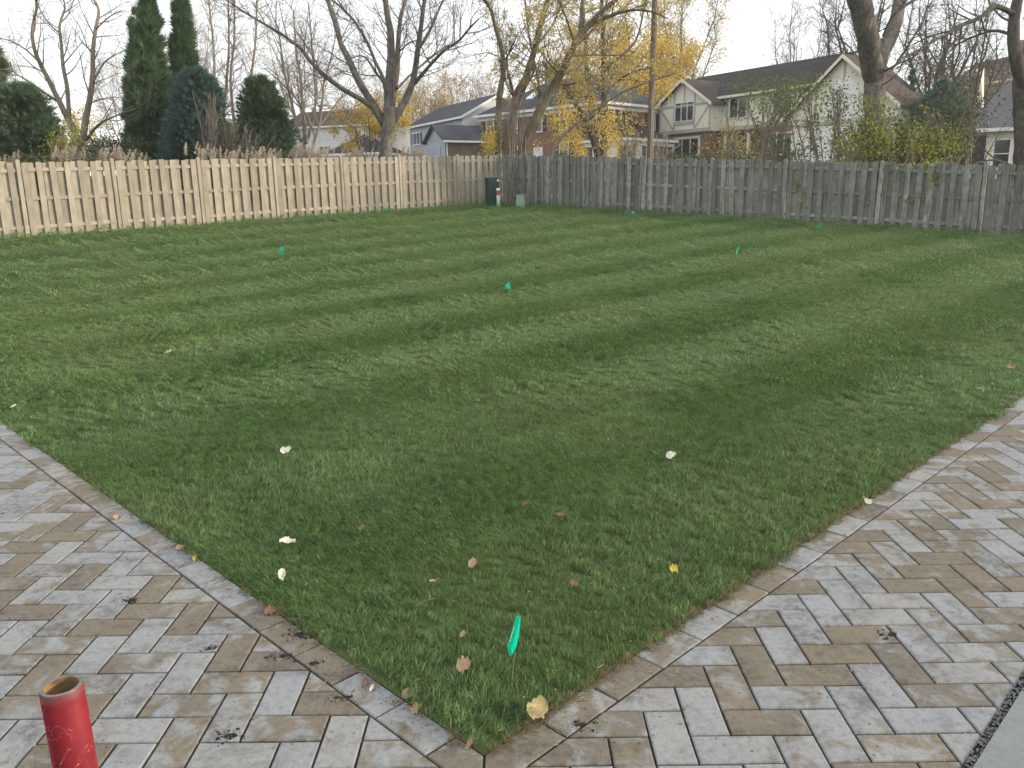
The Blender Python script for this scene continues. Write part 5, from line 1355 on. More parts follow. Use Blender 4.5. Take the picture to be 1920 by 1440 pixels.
# ------------------------------------------------------------------ evergreens and shrubs
def evergreen(label, px, d, top, prof, mat, n, seed, size, lift=.6, name='evergreen_tree', multi=None, cat='evergreen tree', base=305):
    """prof: [(height 0..1, half width in pixels)]"""
    rng = np.random.default_rng(seed); p = place_px(px + (1062 - px) * (base - top) * (.14 if px < 500 else .5) / 6750, d, base); zb = p.z; ht = W(px, top, d)[2] - zb
    hs = np.array([q[0] for q in prof]); ws = np.array([q[1] for q in prof]) * d / F
    r = empty(name, p); tag(r, label, cat)
    if px < 500: r.rotation_euler = (0, .72 * (1062 - px) / 6750, 0)
    mb = MB(); mb.lathe([(.16, -.3), (.13, ht * .3), (.05, ht * .9), (0, ht * .92)], 8); mb.build('trunk', M['bark_dark'], r)
    lob = [(rng.uniform(0, 6.28), rng.uniform(0, 1), rng.uniform(.5, 1.0)) for _ in range(26)]
    def Rad(h, a):
        w = np.interp(h, hs, ws); m = np.zeros_like(h)
        for la, lh, ls in lob:
            da = np.abs((a - la + math.pi) % (2 * math.pi) - math.pi); m = np.maximum(m, ls * np.exp(-(da / .45) ** 2 - ((h - lh) / .10) ** 2))
        return w * (.72 + .38 * m)
    # dense inner body of twigs: rough closed skin well inside the outline
    nh, na = 22, 20; H_, A_ = np.meshgrid(np.linspace(0, .97, nh), np.arange(na) * 2 * math.pi / na, indexing='ij')
    rr = Rad(H_, A_) * .46 * rng.uniform(.85, 1.1, H_.shape)
    V = np.stack([rr * np.cos(A_), rr * np.sin(A_), H_ * ht], -1).reshape(-1, 3)
    i = np.arange(nh - 1)[:, None] * na; j = np.arange(na)[None]; j2 = (j + 1) % na
    Q = np.stack([i + j, i + j2, i + na + j2, i + na + j], -1).reshape(-1, 4)
    link('inner_foliage', np_mesh('inner_foliage', V, Q, None, mat), r)
    ncl = max(60, n // 42)
    hc = rng.random(ncl * 3); wc = np.interp(hc, hs, ws); kp = rng.random(ncl * 3) < (wc / ws.max() * .85 + .15); hc = hc[kp][:ncl]; ncl = len(hc)
    ac = rng.uniform(0, 6.283, ncl); fc = rng.uniform(.56, 1.12, ncl); rc = Rad(hc, ac) * fc
    cs = np.clip(np.interp(hc, hs, ws) * .30, .12, .55) * rng.uniform(.45, 1.3, ncl)
    ci = rng.integers(0, ncl, n); m = n
    g = rng.normal(size=(m, 3)); g /= np.linalg.norm(g, axis=1)[:, None]; g *= (rng.random(m) ** .45)[:, None]
    rad_ = np.stack([np.cos(ac), np.sin(ac), np.zeros(ncl)], 1)
    cen = np.stack([rc * np.cos(ac), rc * np.sin(ac), hc * ht], 1) - rad_ * (cs * .5)[:, None]
    C = cen[ci] + g * cs[ci][:, None] * np.array([1, 1, 1 + lift * .9]); C[:, 2] = np.clip(C[:, 2], .05, ht)
    out = rad_[ci] * .7 + g * .9 + np.array([0, 0, lift]) + rng.normal(0, .3, (m, 3)); out /= np.linalg.norm(out, axis=1)[:, None]
    side = np.cross(out, rng.normal(size=(m, 3))); side /= np.linalg.norm(side, axis=1)[:, None] + 1e-9
    s = size * rng.uniform(.6, 1.3, m)[:, None]
    # forked spray: three narrow slivers
    Vs = []; T = []
    for k, (fa, fl) in enumerate(((0, 1), (.45, .75), (-.45, .75))):
        dr = out + side * fa; tip = C + dr * s * fl; b1 = C + side * s * .09 - out * s * .1; b2 = C - side * s * .09 - out * s * .1
        Vs.append(np.stack([b1, b2, tip], 1))
    V = np.stack(Vs, 1).reshape(-1, 3); T = np.arange(len(V)).reshape(-1, 3)
    link('foliage', np_mesh('foliage', V, None, T, mat), r)
    return r
arb = [(0, 30), (.15, 42), (.45, 40), (.7, 28), (.88, 13), (1, 1)]
evergreen('tall columnar arborvitae, left one of the tall dark pair', 274, 34, -18, [(0, 34), (.15, 45), (.4, 43), (.57, 38), (.76, 27), (.9, 13), (1, 1)], M['needle'], 17000, 31, .34, 1.0)
evergreen('tall columnar arborvitae, right one of the tall dark pair', 339, 35, -12, [(0, 36), (.32, 38), (.55, 31), (.78, 17), (.9, 9), (1, 1)], M['needle'], 14000, 32, .34, 1.0)
evergreen('short side spire of arborvitae on the left flank of the tall pair', 250, 34.6, 34, [(0, 22), (.3, 22), (.6, 18), (.85, 8), (1, 1)], M['needle'], 6000, 33, .32, 1.0)
evergreen('broad blue green rounded evergreen beside the tall arborvitae pair', 367, 31.5, 134, [(0, 60), (.3, 70), (.6, 65), (.82, 48), (.94, 28), (1, 6)], M['needle_blue'], 18000, 34, .24, .6)
evergreen('dark dome-shaped evergreen nearest the many-stemmed bare tree', 487, 33, 149, [(0, 80), (.3, 80), (.55, 66), (.8, 47), (.93, 28), (1, 5)], M['needle_olive'], 16000, 35, .25, .5)
evergreen('wide dark evergreen bush at the left edge beyond the tan fence', 34, 31, 164, [(0, 84), (.3, 92), (.6, 84), (.85, 60), (.95, 36), (1, 6)], M['needle_olive'], 17000, 36, .26, .4)
evergreen('pale narrow conifer standing at the left edge of the picture', -6, 46, 95, [(0, 30), (.5, 30), (.8, 18), (1, 1)], M['needle'], 5000, 37, .40, .2)
evergreen('dark bluish conifer filling the gap between the massive trunk and the grey roof', 1760, 55, 158, [(0, 75), (.3, 78), (.6, 60), (.85, 28), (1, 2)], M['needle_blue'], 12000, 38, .40, .1)
evergreen('small dark conifer tip right of the massive trunk', 1705, 58, 138, [(0, 36), (.4, 34), (.75, 16), (1, 1)], M['needle_blue'], 5000, 39, .40, .1)
evergreen('clipped round green bush before the brick house', 1052, 50, 286, [(0, 26), (.5, 28), (.85, 20), (1, 4)], M['needle'], 2600, 40, .16, .5, 'round_bush', None, 'bush')

def shrub(label, d, boxes, leafmat, nl, lsz, nst, seed, bark='bark_pale', name='shrub', cat='shrub', stem_px=4, top_bias=.0, lev=2):
    """boxes: (x centre, y centre, sx, sy, weight) clumps seen in the picture; stems rise from the ground below"""
    rng = np.random.default_rng(seed); t = Tree(seed)
    ws = np.array([b[4] for b in boxes], float); ws /= ws.sum()
    xs = [b[0] for b in boxes]
    for i in range(nst):
        b = boxes[rng.choice(len(boxes), p=ws)]; x1 = rng.normal(b[0], b[2] * .8); y1 = rng.normal(b[1] - b[3] * .5, b[3] * .7)
        x0 = np.clip(b[0] + rng.normal(0, b[2] * .5), min(xs) - 20, max(xs) + 20); dn = rng.normal(0, .5)
        t.limb([(x0, 318), (x0 * .6 + x1 * .4 + rng.normal(0, 3), 318 * .5 + y1 * .5), (x1, y1)], (stem_px, 1.4), d, (dn, dn + rng.normal(0, .6)), 1, cfg(levels=lev, dens=(1, 2.2, 2), len=(1, .7, .5), rmin=.005))
    C = []
    for b, w in zip(boxes, ws):
        m = int(nl * w)
        for _ in range(m): C.append(W(rng.normal(b[0], b[2]), rng.normal(b[1], b[3]), d + rng.normal(0, .6)))
    C = np.array(C)
    if t.tips and len(C): C[::3] = tip_points(t.tips, len(C[::3]), rng, .1)
    lv = leaves_mesh('foliage', C, lsz, rng, leafmat)
    p = place_px(boxes[0][0], d, 318)
    return make_tree(label, t, M[bark], cat, None, [lv], name, np.array(p))
shrub('sapling with sparse green leaves in front of the half-timbered wall', 29, [(1450, 182, 44, 22, 3), (1440, 235, 36, 30, .6), (1515, 165, 34, 14, 1)], M['leaf_sap'], 2700, .10, 22, 51, name='leafy_sapling', cat='sapling', stem_px=2.6, lev=3)
shrub('thin greenish sapling before the garage of the half-timbered house', 28.5, [(1540, 230, 30, 35, 1), (1570, 190, 22, 20, 1)], M['leaf_green'], 1100, .09, 12, 52, name='leafy_sapling', cat='sapling', stem_px=2.4, lev=3)
shrub('bushy yellow green shrub spilling over the grey fence beside the massive trunk', 26.6, [(1600, 280, 26, 22, 2), (1650, 272, 24, 24, 2), (1700, 270, 28, 24, 2), (1745, 285, 30, 20, 3), (1770, 262, 26, 24, 1.5)], M['leaf_lime'], 3300, .10, 40, 53, stem_px=2.6, lev=3)
shrub('olive green bush with bare twigs mixed among the yellow green shrub', 27.2, [(1620, 262, 34, 28, 2), (1700, 262, 40, 26, 2), (1760, 275, 34, 22, 2)], M['leaf_green'], 2600, .10, 34, 64, stem_px=2.2, lev=3, bark='bark_grey')
shrub('mixed brown and green shrub under the dark conifer', 30, [(1800, 240, 26, 40, 2), (1790, 200, 40, 22, 1), (1730, 230, 50, 20, 1)], M['leaf_dark'], 3600, .11, 34, 54, stem_px=2.4, lev=3)
shrub('brownish leggy bush before the porch of the half-timbered house', 33, [(1370, 255, 26, 18, 2), (1400, 280, 24, 14, 1), (1350, 280, 22, 15, 1)], M['leaf_pale'], 1000, .09, 30, 55, stem_px=2, lev=3, bark='bark_grey')
shrub('low dark green hedge under the ground floor window of the half-timbered house', 44, [(1290, 300, 30, 5, 2), (1340, 302, 30, 5, 1)], M['leaf_dark'], 2400, .14, 8, 56, name='hedge', cat='hedge')
shrub('dark hedge mass behind the grey fence before the garage', 36, [(1420, 296, 30, 8, 2), (1470, 290, 40, 10, 2), (1640, 270, 40, 24, 3)], M['leaf_dark'], 3600, .13, 10, 57, name='hedge', cat='hedge')
shrub('leafless red twig shrub at the foot of the utility pole', 37, [(1180, 275, 18, 16, 1), (1240, 270, 20, 18, 1)], M['leaf_brown'], 60, .07, 34, 58, stem_px=2.5, lev=3)
shrub('bare thorny shrub against the blue green evergreen', 29.5, [(395, 215, 18, 40, 1), (405, 250, 22, 30, 1)], M['leaf_brown'], 20, .05, 46, 59, stem_px=1.7, lev=3, bark='bark_grey')
shrub('lanky bare shrub beside the dome-shaped evergreen', 30, [(440, 250, 14, 30, 1), (470, 270, 24, 18, 1)], M['leaf_dark'], 90, .06, 30, 60, stem_px=1.7, lev=3, bark='bark_grey')
shrub('dark filler shrub in the gap between the two rounded evergreens', 30.5, [(428, 270, 14, 20, 2), (440, 290, 20, 10, 1)], M['leaf_dark'], 1300, .10, 24, 63, stem_px=2, lev=3, bark='bark_grey')
shrub('low dark hedge hidden just behind the left end of the tan fence', 29, [(80, 303, 30, 8, 1), (170, 303, 40, 8, 1.6), (245, 302, 20, 8, 1)], M['leaf_dark'], 3400, .13, 10, 65, name='hedge', cat='hedge')
shrub('dark low bramble beneath the bare two-stemmed tree', 31, [(215, 270, 26, 12, 2), (175, 280, 20, 10, 1)], M['leaf_dark'], 1500, .10, 30, 61, stem_px=3, lev=3, bark='bark_dark')
shrub('green and yellow bush right of the wide evergreen bush', 30, [(112, 275, 20, 16, 2), (135, 250, 14, 16, 1)], M['leaf_lime'], 1100, .10, 20, 62, stem_px=3)

def vines():
    rng = np.random.default_rng(70)
    for label, clumps in (('yellow green vine hanging over the top of the grey fence', [(1757, 325, 9, 14, 130), (1740, 312, 22, 5, 90), (1700, 318, 16, 8, 50)]),
                          ('thin vine with few leaves climbing the middle of the grey fence', [(1497, 345, 7, 10, 55), (1500, 385, 6, 12, 30), (1510, 322, 8, 6, 30)]),
                          ('stray green vine leaves low on the grey fence', [(1706, 376, 8, 4, 26), (1725, 370, 5, 5, 12), (1628, 380, 2, 3, 5)])):
        t = Tree(int(rng.integers(1000))); C = []
        for x, y, sx, sy, n in clumps:
            s = t_on(FC, RDIR, x, RL); q = np.array([FC[0] + RDIR[0] * s, FC[1] + RDIR[1] * s, 0]); d = proj(np.array([q[0], q[1], .9]))[2] - .12
            for _ in range(n): C.append(W(rng.normal(x, sx), rng.normal(y, sy), d - abs(rng.normal(0, .05))))
            for _ in range(3): t.limb([(x + rng.normal(0, 3), 308), (x + rng.normal(0, sx), y - sy), (x + rng.normal(0, sx), y + sy)], (1.6, .9), d, (0, -.03), 2)
        lv = leaves_mesh('foliage', np.array(C), .085, rng, M['leaf_lime'])
        make_tree(label, t, M['bark_pale'], 'vine', None, [lv], 'fence_vine')
vines()

def plumes():
    rng = np.random.default_rng(77)
    where = [('at the far left end of the tan fence', 12, 26.5, 287, 10), ('left of the bare two-stemmed tree', 130, 26, 280, 20), ('below the tall arborvitae pair, left clump', 195, 26, 279, 24), ('below the tall arborvitae pair, right clump', 238, 26.2, 287, 16),
             ('with one tall plume before the blue green evergreen', 362, 26.5, 272, 9), ('between the two rounded evergreens', 425, 27, 281, 20), ('in front of the dome-shaped evergreen', 495, 27.5, 280, 22), ('under the many-stemmed bare tree', 560, 28.5, 276, 26),
             ('right of the many-stemmed bare tree', 600, 28.6, 279, 22), ('left of the maple trunk', 668, 30, 279, 18), ('right of the maple trunk', 760, 31, 280, 20), ('before the garage of the blue grey house', 785, 31.4, 281, 12)]
    for lab, px, d, top, n in where:
        p = place_px(px, d, 305); zt = W(px, top - 7, d)[2] - p.z
        r = empty('ornamental_grass', p); tag(r, 'clump of tan plumed ornamental grass ' + lab, 'ornamental grass', 'clumps of plumed grass behind the tan fence')
        V = []; T = []; C = []; Dv = []
        for i in range(n * 7):
            a = rng.uniform(0, 6.28); h = zt * rng.uniform(.6, .92); ln = rng.uniform(.1, .45); x, y = rng.normal(0, .14, 2); b = len(V); w = .006
            for k in range(4):
                f = k / 3; V += [(x + math.cos(a) * ln * f * f - math.sin(a) * w * (1 - f), y + math.sin(a) * ln * f * f + math.cos(a) * w * (1 - f), h * f), (x + math.cos(a) * ln * f * f + math.sin(a) * w * (1 - f) + .002, y + math.sin(a) * ln * f * f - math.cos(a) * w * (1 - f), h * f)]
            for k in range(3): T += [(b + 2 * k, b + 2 * k + 1, b + 2 * k + 3), (b + 2 * k, b + 2 * k + 3, b + 2 * k + 2)]
        link('blades', np_mesh('blades', V, None, T, M['straw']), r)
        for i in range(n):
            x, y = rng.normal(0, .26), rng.normal(0, .2); h = zt * rng.uniform(.86, 1.0); lx = rng.uniform(.0, .22)
            for k in range(60):
                f = rng.random(); sp_ = .030 * (1 - abs(f - .35))
                C.append((x + lx * f + rng.normal(0, sp_), y + rng.normal(0, sp_), h - .36 * (1 - f) + rng.normal(0, .01)))
        me = leaves_mesh('plumes', np.array(C), .075, rng, M['plume'], .25, -1.2)
        link('plumes', me, r)
plumes()

def leaning_sticks():
    rng = np.random.default_rng(80); d0 = 30.3
    g = 'dead sticks propped against the fence corner'
    for i, (x0, x1, y1, w) in enumerate(((946, 966, 300, 2.6), (950, 972, 288, 1.8), (953, 962, 330, 1.5), (957, 975, 285, 1.8), (944, 958, 310, 1.4), (948, 964, 320, 2.2), (955, 990, 300, 1.4))):
        how = ('thickest of the bundle', 'long and pale', 'short dark one in the middle', 'long pale one on the right of the bundle', 'thin dark one on the left', 'short pale one beside the thickest', 'thin dark one leaning farthest to the right')[i]
        t = Tree(800 + i); p = place_px(x0, d0, 375); b = np.array(p); e = W(x1, y1, d0 + 1.0)
        q = (b + e) / 2 + rng.normal(0, .04, 3)
        t.add([b, q, e], [w / 2 * d0 / F, w / 2 * d0 / F * .8, .004], 1)
        r = make_tree('dead stick leaning in the fence corner, ' + how, t, M['bark_dark'] if i % 2 else M['bark_pale'], 'stick', g, None, 'dead_stick')
leaning_sticks()

# ------------------------------------------------------------------ flags
def flag(px, py_base, hgt, tilt, wrap, label, yaw, fh=.12, fwd=.125):
    p = gpix(px, py_base)
    r = empty('marker_flag', tuple(p), yaw); tag(r, label, 'marker flag', 'small green marker flags in the lawn')
    mb = MB(); mb.lathe([(.0012, -.03), (.0012, hgt), (0, hgt + .001)], 6); w = mb.build('wire', M['wire'], r)
    # limp plastic flag hanging folded along the wire
    n, m = 9, 7; V = []; Q = []
    for i in range(n):
        for j in range(m):
            u, v = i / (n - 1), j / (m - 1)
            droop = u * fwd * (.75 if wrap else .25)
            x = u * fwd * (.32 if wrap else .8); y = .012 * math.sin(u * 7 + v * 2) * u
            V.append((x + .002, y, hgt - v * fh * (1 - .15 * u) - droop))
    for i in range(n - 1):
        for j in range(m - 1): Q.append((i * m + j, i * m + j + 1, (i + 1) * m + j + 1, (i + 1) * m + j))
    link('flag', np_mesh('flag', V, Q, None, M['flag'], True), r)
    r.rotation_euler = (tilt[0], tilt[1], yaw)
    return r
def near_flag():
    p = gnd(957, 1297, 0.0)
    r = empty('marker_flag', tuple(p)); tag(r, 'green marker flag on a thin wire at the near corner of the lawn', 'marker flag', 'small green marker flags in the lawn')
    top = W(972, 1150, proj(p)[2] + .02) - p
    mb = MB(); mb.bar((0, 0, -.02), tuple(top), .0016, .0016); mb.build('wire', M['wire'], r)
    # folded flag seen edge on: two sheets meeting in a crease
    dc = proj(p)[2] - .005
    def q(x, y, dd=0): return W(x, y, dc + dd) - p
    rows = [((968, 1156), (975, 1155), (976, 1158)), ((960, 1182), (969, 1180), (974, 1183)), ((953, 1208), (962, 1206), (969, 1209)), ((951, 1217), (958, 1214), (967, 1216)), ((956, 1229), (960, 1228), (964, 1219))]
    V = []
    for row in rows:
        for k, (x, y) in enumerate(row): V.append(q(x, y, (.0, -.018, .012)[k]))
    Q = []
    for i in range(len(rows) - 1):
        for k in range(2): Q.append((i * 3 + k, i * 3 + k + 1, i * 3 + k + 4, i * 3 + k + 3))
    fl = link('flag', np_mesh('flag', V, Q, None, M['flag']), r)
    # faint white print along the left fold
    mb = MB()
    for i, (x, y) in enumerate(((963.2, 1176), (961.6, 1181), (960, 1186), (958.4, 1191), (957, 1196), (955.6, 1201))):
        a = [q(x - .2, y, -.0085), q(x + 2.0, y - .4, -.0125), q(x + 1.2, y + 2.2, -.0125), q(x - .9, y + 2.6, -.0085)]
        mb.add([tuple(v) for v in a], [(0, 1, 2, 3)])
    mb.build('print', M['flag_print'], fl)
near_flag()
flag(532, 480, .21, (.1, .1), False, 'green marker flag standing well out in the left half of the lawn', 2.6, .17, .15)
flag(719, 397, .16, (0, .1), False, 'small green marker flag at the foot of the tan fence', 0.2, .13, .14)
flag(957, 547, .145, (.1, .25), False, 'crumpled green marker flag low in the middle of the lawn', 2.4, .10, .10)
flag(1383, 479, .20, (0, -.1), True, 'green marker flag out in the right half of the lawn', 3.4, .15, .14)
flag(1185, 405, .17, (0, 0), False, 'small green marker flag before the grey fence, near the pole', 0.5, .13, .15)
flag(1541, 430, .17, (0, .2), False, 'small green marker flag at the foot of the grey fence on the right', 2.9, .14, .17)

# ------------------------------------------------------------------ fallen leaves
def fallen_leaf(px, py, wpx, hpx, mat, label, seed, lawn=True, curl=.35, shape='oval', z=.038, yaw=None, name='fallen_leaf'):
    rng = np.random.default_rng(seed); p = gpix(px, py) if lawn else gnd(px, py, .004)
    d = proj(p)[2]; L = wpx * d / F; Wd = max(L * .5, hpx * d / F * 1.7)
    r = tuple(p + np.array([0, 0, z if lawn else (.022 if mat == 'leaf_cream' else .002)]))
    n, m = 10, 5; V = []; Q = []
    for i in range(n):
        u = i / (n - 1) * 2 - 1
        if shape == 'oval': w = math.sqrt(max(0.02, 1 - abs(u) ** 2.2)) * (1 - .25 * u)
        else: w = math.sqrt(max(.02, 1 - abs(u) ** 3)) * (.62 + .38 * abs(math.cos(u * 5.2)))
        for j in range(m):
            v = j / (m - 1) * 2 - 1
            x = u * L / 2; y = v * w * Wd / 2 * (1 + .18 * rng.normal()*(abs(v) > .9))
            zz = curl * L * (.30 * v * v * (1 + .5 * u) + .16 * u * u) + .05 * L * math.sin(5 * u + 3 * v)
            V.append((x, y, zz))
    for i in range(n - 1):
        for j in range(m - 1): Q.append((i * m + j, (i + 1) * m + j, (i + 1) * m + j + 1, i * m + j + 1))
    root = empty(name, r, rng.uniform(-.5, .5) if yaw is None else yaw)
    tag(root, label, 'leaf', 'fallen leaves')
    link('blade', np_mesh('blade', V, Q, None, M[mat], True), root)
    mb = MB(); mb.bar((L / 2 - .002, 0, .003 + curl * L * .16), (L * .82, .01, .012), .0022, .0022); mb.build('stalk', M['leaf_brown'], root)
    root.rotation_euler = (.28 + rng.normal(0, .14), rng.normal(0, .2), root.rotation_euler[2])
FL = [(316, 668, 14, 6, 'leaf_white', 'pale bleached leaf far out on the left of the lawn', True, 'oval'),
      (27, 771, 12, 6, 'leaf_white', 'small pale leaf at the left edge of the lawn', True, 'oval'),
      (537, 856, 20, 12, 'leaf_white', 'white curled leaf in the left middle of the lawn', True, 'oval'),
      (540, 1031, 30, 12, 'leaf_white', 'long white leaf on the left of the near lawn', True, 'oval'),
      (530, 1093, 14, 15, 'leaf_white', 'rounded white leaf just below the long white one', True, 'oval'),
      (1258, 866, 19, 13, 'leaf_white', 'bright white leaf right of the lawn centre', True, 'oval'),
      (887, 1072, 17, 12, 'leaf_tan', 'tan rounded leaf above the near flag', True, 'oval'),
      (1052, 979, 14, 10, 'leaf_brown', 'brown leaf with stalk in the centre of the near lawn', True, 'lobed'),
      (985, 958, 10, 7, 'leaf_brown', 'tiny brown leaf left of the brown stalked one', True, 'oval'),
      (679, 1004, 10, 8, 'leaf_brown', 'small reddish brown leaf left of the lawn centre', True, 'oval'),
      (1263, 1083, 15, 13, 'leaf_yellow', 'small bright yellow leaf on the right of the near lawn', True, 'lobed'),
      (1077, 1110, 15, 13, 'leaf_brown', 'dull brown crumpled leaf right of the near flag', True, 'lobed'),
      (812, 1106, 14, 5, 'leaf_tan', 'narrow reddish leaf sliver above the stalky twig', True, 'oval'),
      (870, 1267, 28, 22, 'leaf_tan', 'crumpled tan leaf with long stalk left of the near flag', True, 'lobed'),
      (868, 1208, 10, 10, 'leaf_tan', 'thin tan leaf sliver above the crumpled tan leaf', True, 'oval'),
      (1894, 697, 16, 8, 'leaf_tan', 'orange tan leaf at the far right of the lawn', True, 'lobed'),
      (1835, 738, 12, 4, 'leaf_tan', 'pale leaf by the right patio edge', True, 'oval'),
      (1008, 1343, 40, 26, 'leaf_cream', 'large curled cream leaf at the tip of the lawn', False, 'lobed'),
      (882, 1393, 12, 20, 'leaf_tan', 'small upright tan leaf on the corner stone', False, 'oval'),
      (507, 1147, 22, 16, 'leaf_brown', 'folded pale brown leaf on the left border stones', False, 'lobed'),
      (337, 1028, 14, 8, 'leaf_tan', 'tan leaf on the left border beside the turf', False, 'oval'),
      (365, 1047, 8, 8, 'leaf_yellow', 'tiny yellow leaf on the left border', False, 'oval'),
      (218, 971, 12, 8, 'leaf_tan', 'flat tan leaf on the brown border stone', False, 'lobed'),
      (685, 1281, 16, 14, 'leaf_brown', 'brown leaf scrap on the lower left border', False, 'lobed'),
      (698, 1290, 8, 9, 'leaf_white', 'white pebble-like scrap on the lower left border', False, 'oval'),
      (765, 1303, 24, 12, 'leaf_tan', 'curled tan leaf against the turf on the lower left border', False, 'oval'),
      (780, 1330, 20, 14, 'leaf_tan', 'slim curved leaf near the lower tip of the left border', False, 'oval'),
      (1180, 1240, 12, 26, 'leaf_brown', 'shrivelled brown leaf on the right border stones', False, 'lobed'),
      (1628, 942, 14, 10, 'leaf_white', 'small white leaf on the right border', False, 'oval'),
      (1570, 980, 12, 8, 'leaf_tan', 'tan leaf on the right border below the white leaf', False, 'oval'),
      (1521, 1005, 14, 8, 'leaf_tan', 'pale tan leaf on the right border, third from the white leaf', False, 'oval'),
      (1446, 1055, 8, 7, 'leaf_white', 'tiny white scrap on the right border', False, 'oval')]
for i, (x, y, w, h, m_, lab, lawn, shp) in enumerate(FL):
    fallen_leaf(x, y, w, h, m_, lab, 300 + i, lawn, .8 if m_ == 'leaf_cream' else .4, shp)
def twig(a, b, label, seed, z=.035):
    A = gpix(*a) + np.array([0, 0, z]); B = gpix(*b) + np.array([0, 0, z + .01]); t = Tree(seed)
    m = (A + B) / 2 + np.array([.004, .003, .006]); t.add([A, m, B], [.0016, .0024, .0034], 2)
    make_tree(label, t, M['bark_pale'], 'twig', None, None, 'twig')
twig((780, 1152), (815, 1142), 'thin pale twig lying in the grass left of the near flag', 900)
twig((905, 1258), (908, 1242), 'tiny straw bit beside the crumpled tan leaf', 901)

def litter():
    rng = np.random.default_rng(95); C = []
    for _ in range(260):
        s = rng.uniform(RL * .25, RL + 2); o = abs(rng.normal(0, .28)) + .05
        x, y = FC[0] + RDIR[0] * s + RDIR[1] * o, FC[1] + RDIR[1] * s - RDIR[0] * o; C.append((x, y, tz1(x, y) + .035))
    for _ in range(60):
        s = rng.uniform(0, LL); o = abs(rng.normal(0, .15)) + .05
        x, y = FA[0] + LDIR[0] * s + LDIR[1] * o, FA[1] + LDIR[1] * s - LDIR[0] * o; C.append((x, y, tz1(x, y) + .03))
    me = leaves_mesh('leaf_litter', np.array(C), .06, rng, M['plume'], .7, 0, 2.0)
    o = link('leaf_litter', me); tag(o, 'pale fallen leaf litter strewn along the foot of the fences', 'leaves', kind='stuff')
litter()

# ------------------------------------------------------------------ red pipe in the near left corner
def red_pipe():
    d = 1.60; top = W(114.5, 1284, d); rad = 37.5 * d / F; hgt = top[2]
    r = empty('red_pipe_post', (top[0], top[1], 0)); tag(r, 'scratched red painted steel pipe post with open top on the patio', 'pipe post')
    ti = rad - .0075
    n = 48
    def ring(prof, mat, nm):
        mb = MB(); mb.lathe(prof, n); return mb.build(nm, mat, r, True)
    t = NT('red_paint'); p = t.pos(True)
    nz = t.noise(p, 16, 5, .65); c = t.mix(t.ramp(nz, [(.35, 0), (.7, 1)]), (0.17, 0.012, 0.020), (0.245, 0.022, 0.032))
    sc = t.node('ShaderNodeTexNoise'); sc.inputs['Scale'].default_value = 24; sc.inputs['Detail'].default_value = 2; sc.inputs['Distortion'].default_value = 1.6
    t.lk(p, sc.inputs['Vector'])
    ln = t.math('ABSOLUTE', t.math('SUBTRACT', sc.outputs['Fac'], .5))
    scr = t.math('MULTIPLY', t.ramp(ln, [(0.0, 1), (.014, 0)]), t.ramp(t.noise(p, 13, 3), [(.46, 0), (.54, 1)]))
    c = t.mix(t.math('MULTIPLY', scr, .9), c, (.60, .36, .30))
    sx = t.node('ShaderNodeSeparateXYZ'); t.lk(p, sx.inputs[0])
    edge = t.math('ADD', t.math('SUBTRACT', sx.outputs[2], hgt - .022), t.math('MULTIPLY', t.math('SUBTRACT', t.noise(p, 38, 4, .7), .5), .045))
    wear = t.ramp(t.math('MULTIPLY', edge, 60), [(.0, 0), (.9, 1)])
    c = t.mix(t.math('MULTIPLY', wear, .55), c, (.17, .11, .10)); t.bump(nz, .1, .002)
    paint = t.fin(c, .36, .45)
    ring([(rad, -.02), (rad, hgt - .006), (rad - .0012, hgt - .0015)], paint, 'shell')
    steel = plain('worn_steel', (.20, .195, .20), .42, .5, .3, 60, .85)
    rust = plain('rusty_inside', (.23, .15, .075), .85, .2, .5, 26)
    ring([(rad - .0012, hgt - .0015), (rad - .002, hgt), (ti + .0015, hgt), (ti, hgt - .0015)], steel, 'rim')
    ring([(ti, hgt - .0015), (ti, hgt - .5), (0, hgt - .5)], rust, 'bore')
    r.rotation_euler = (math.radians(-1.0), math.radians(-1.5), 0)
    o = Vector((top[0], top[1], hgt)); m = r.rotation_euler.to_matrix() @ Vector((0, 0, hgt)); r.location = (top[0] - m.x, top[1] - m.y, 0)
red_pipe()

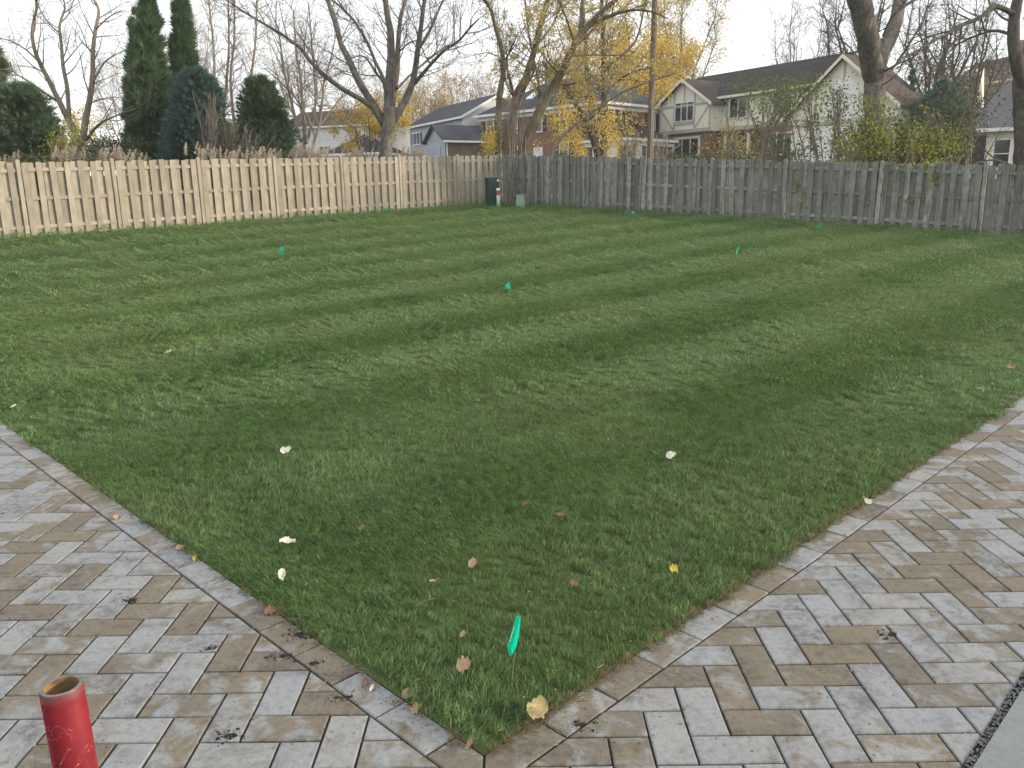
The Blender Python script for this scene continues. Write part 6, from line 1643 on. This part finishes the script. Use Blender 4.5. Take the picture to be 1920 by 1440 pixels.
# ------------------------------------------------------------------ thin haze volume, added to soften contrast like lens bloom
def haze():
    mb = MB(); mb.box(-640, 640, -320, 720, -1.2, 34)
    t = NT('haze'); t.n.remove(t.bsdf); v = t.node('ShaderNodeVolumePrincipled')
    v.inputs['Color'].default_value = (.93, .95, 1, 1); v.inputs['Density'].default_value = 0.0006; v.inputs['Anisotropy'].default_value = 0.2
    t.lk(v.outputs[0], t.out.inputs['Volume'])
    o = mb.build('haze', t.m); tag(o, 'thin pale haze added over the gardens to imitate lens glare', 'haze', kind='stuff')
haze()

# ------------------------------------------------------------------ straw bits and leaf crumbs on lawn and stones
def clippings():
    rng = np.random.default_rng(99); C = []; S = []
    for _ in range(900):
        if rng.random() < .6:
            d = 2 + abs(rng.normal(0, 5)); x = rng.uniform(-.64, .64) * d; y = d
        else:
            side = rng.random() < .6; k = abs(rng.normal(0, 2.4)); e = rng.normal(-.03, .06); x, y = from_pq(k, e) if side else from_pq(e, k)
        p_, q_ = pq(x, y); on = p_ > .01 and q_ > .01
        if on and not inside_yard(np.array([x]), np.array([y]))[0]: continue
        C.append((x, y, tz1(x, y) + (rng.uniform(.012, .03) if on else .003)))
    C = np.array(C)
    for nm, lo, size, asp, mat in (('straw_bits', 0, .034, .10, 'straw_pale'), ('leaf_crumbs', 1, .016, .6, 'leaf_crumb')):
        sel = C[lo::2]; me = leaves_mesh(nm, sel, size, rng, M[mat], asp, 0, 4.0)
        V = np.array([v.co for v in me.vertices]).reshape(-1, 4, 3); V[:, :, 2] = (V[:, :, 2] - sel[:, None, 2]) * .22 + sel[:, None, 2]
        me.vertices.foreach_set('co', V.astype(np.float32).ravel()); me.update()
        o = link(nm, me); tag(o, 'pale straw bits strewn over turf and border stones' if lo == 0 else 'small brown crumbs of dead leaf on turf and border stones', 'litter', kind='stuff')
M['straw_pale'] = leaf_mat('pale_straw', [(.34, .27, .15), (.45, .38, .24), (.28, .2, .12)], .2)
M['leaf_crumb'] = leaf_mat('leaf_crumb', [(.20, .12, .07), (.30, .20, .12), (.12, .08, .05)], .2)
clippings()
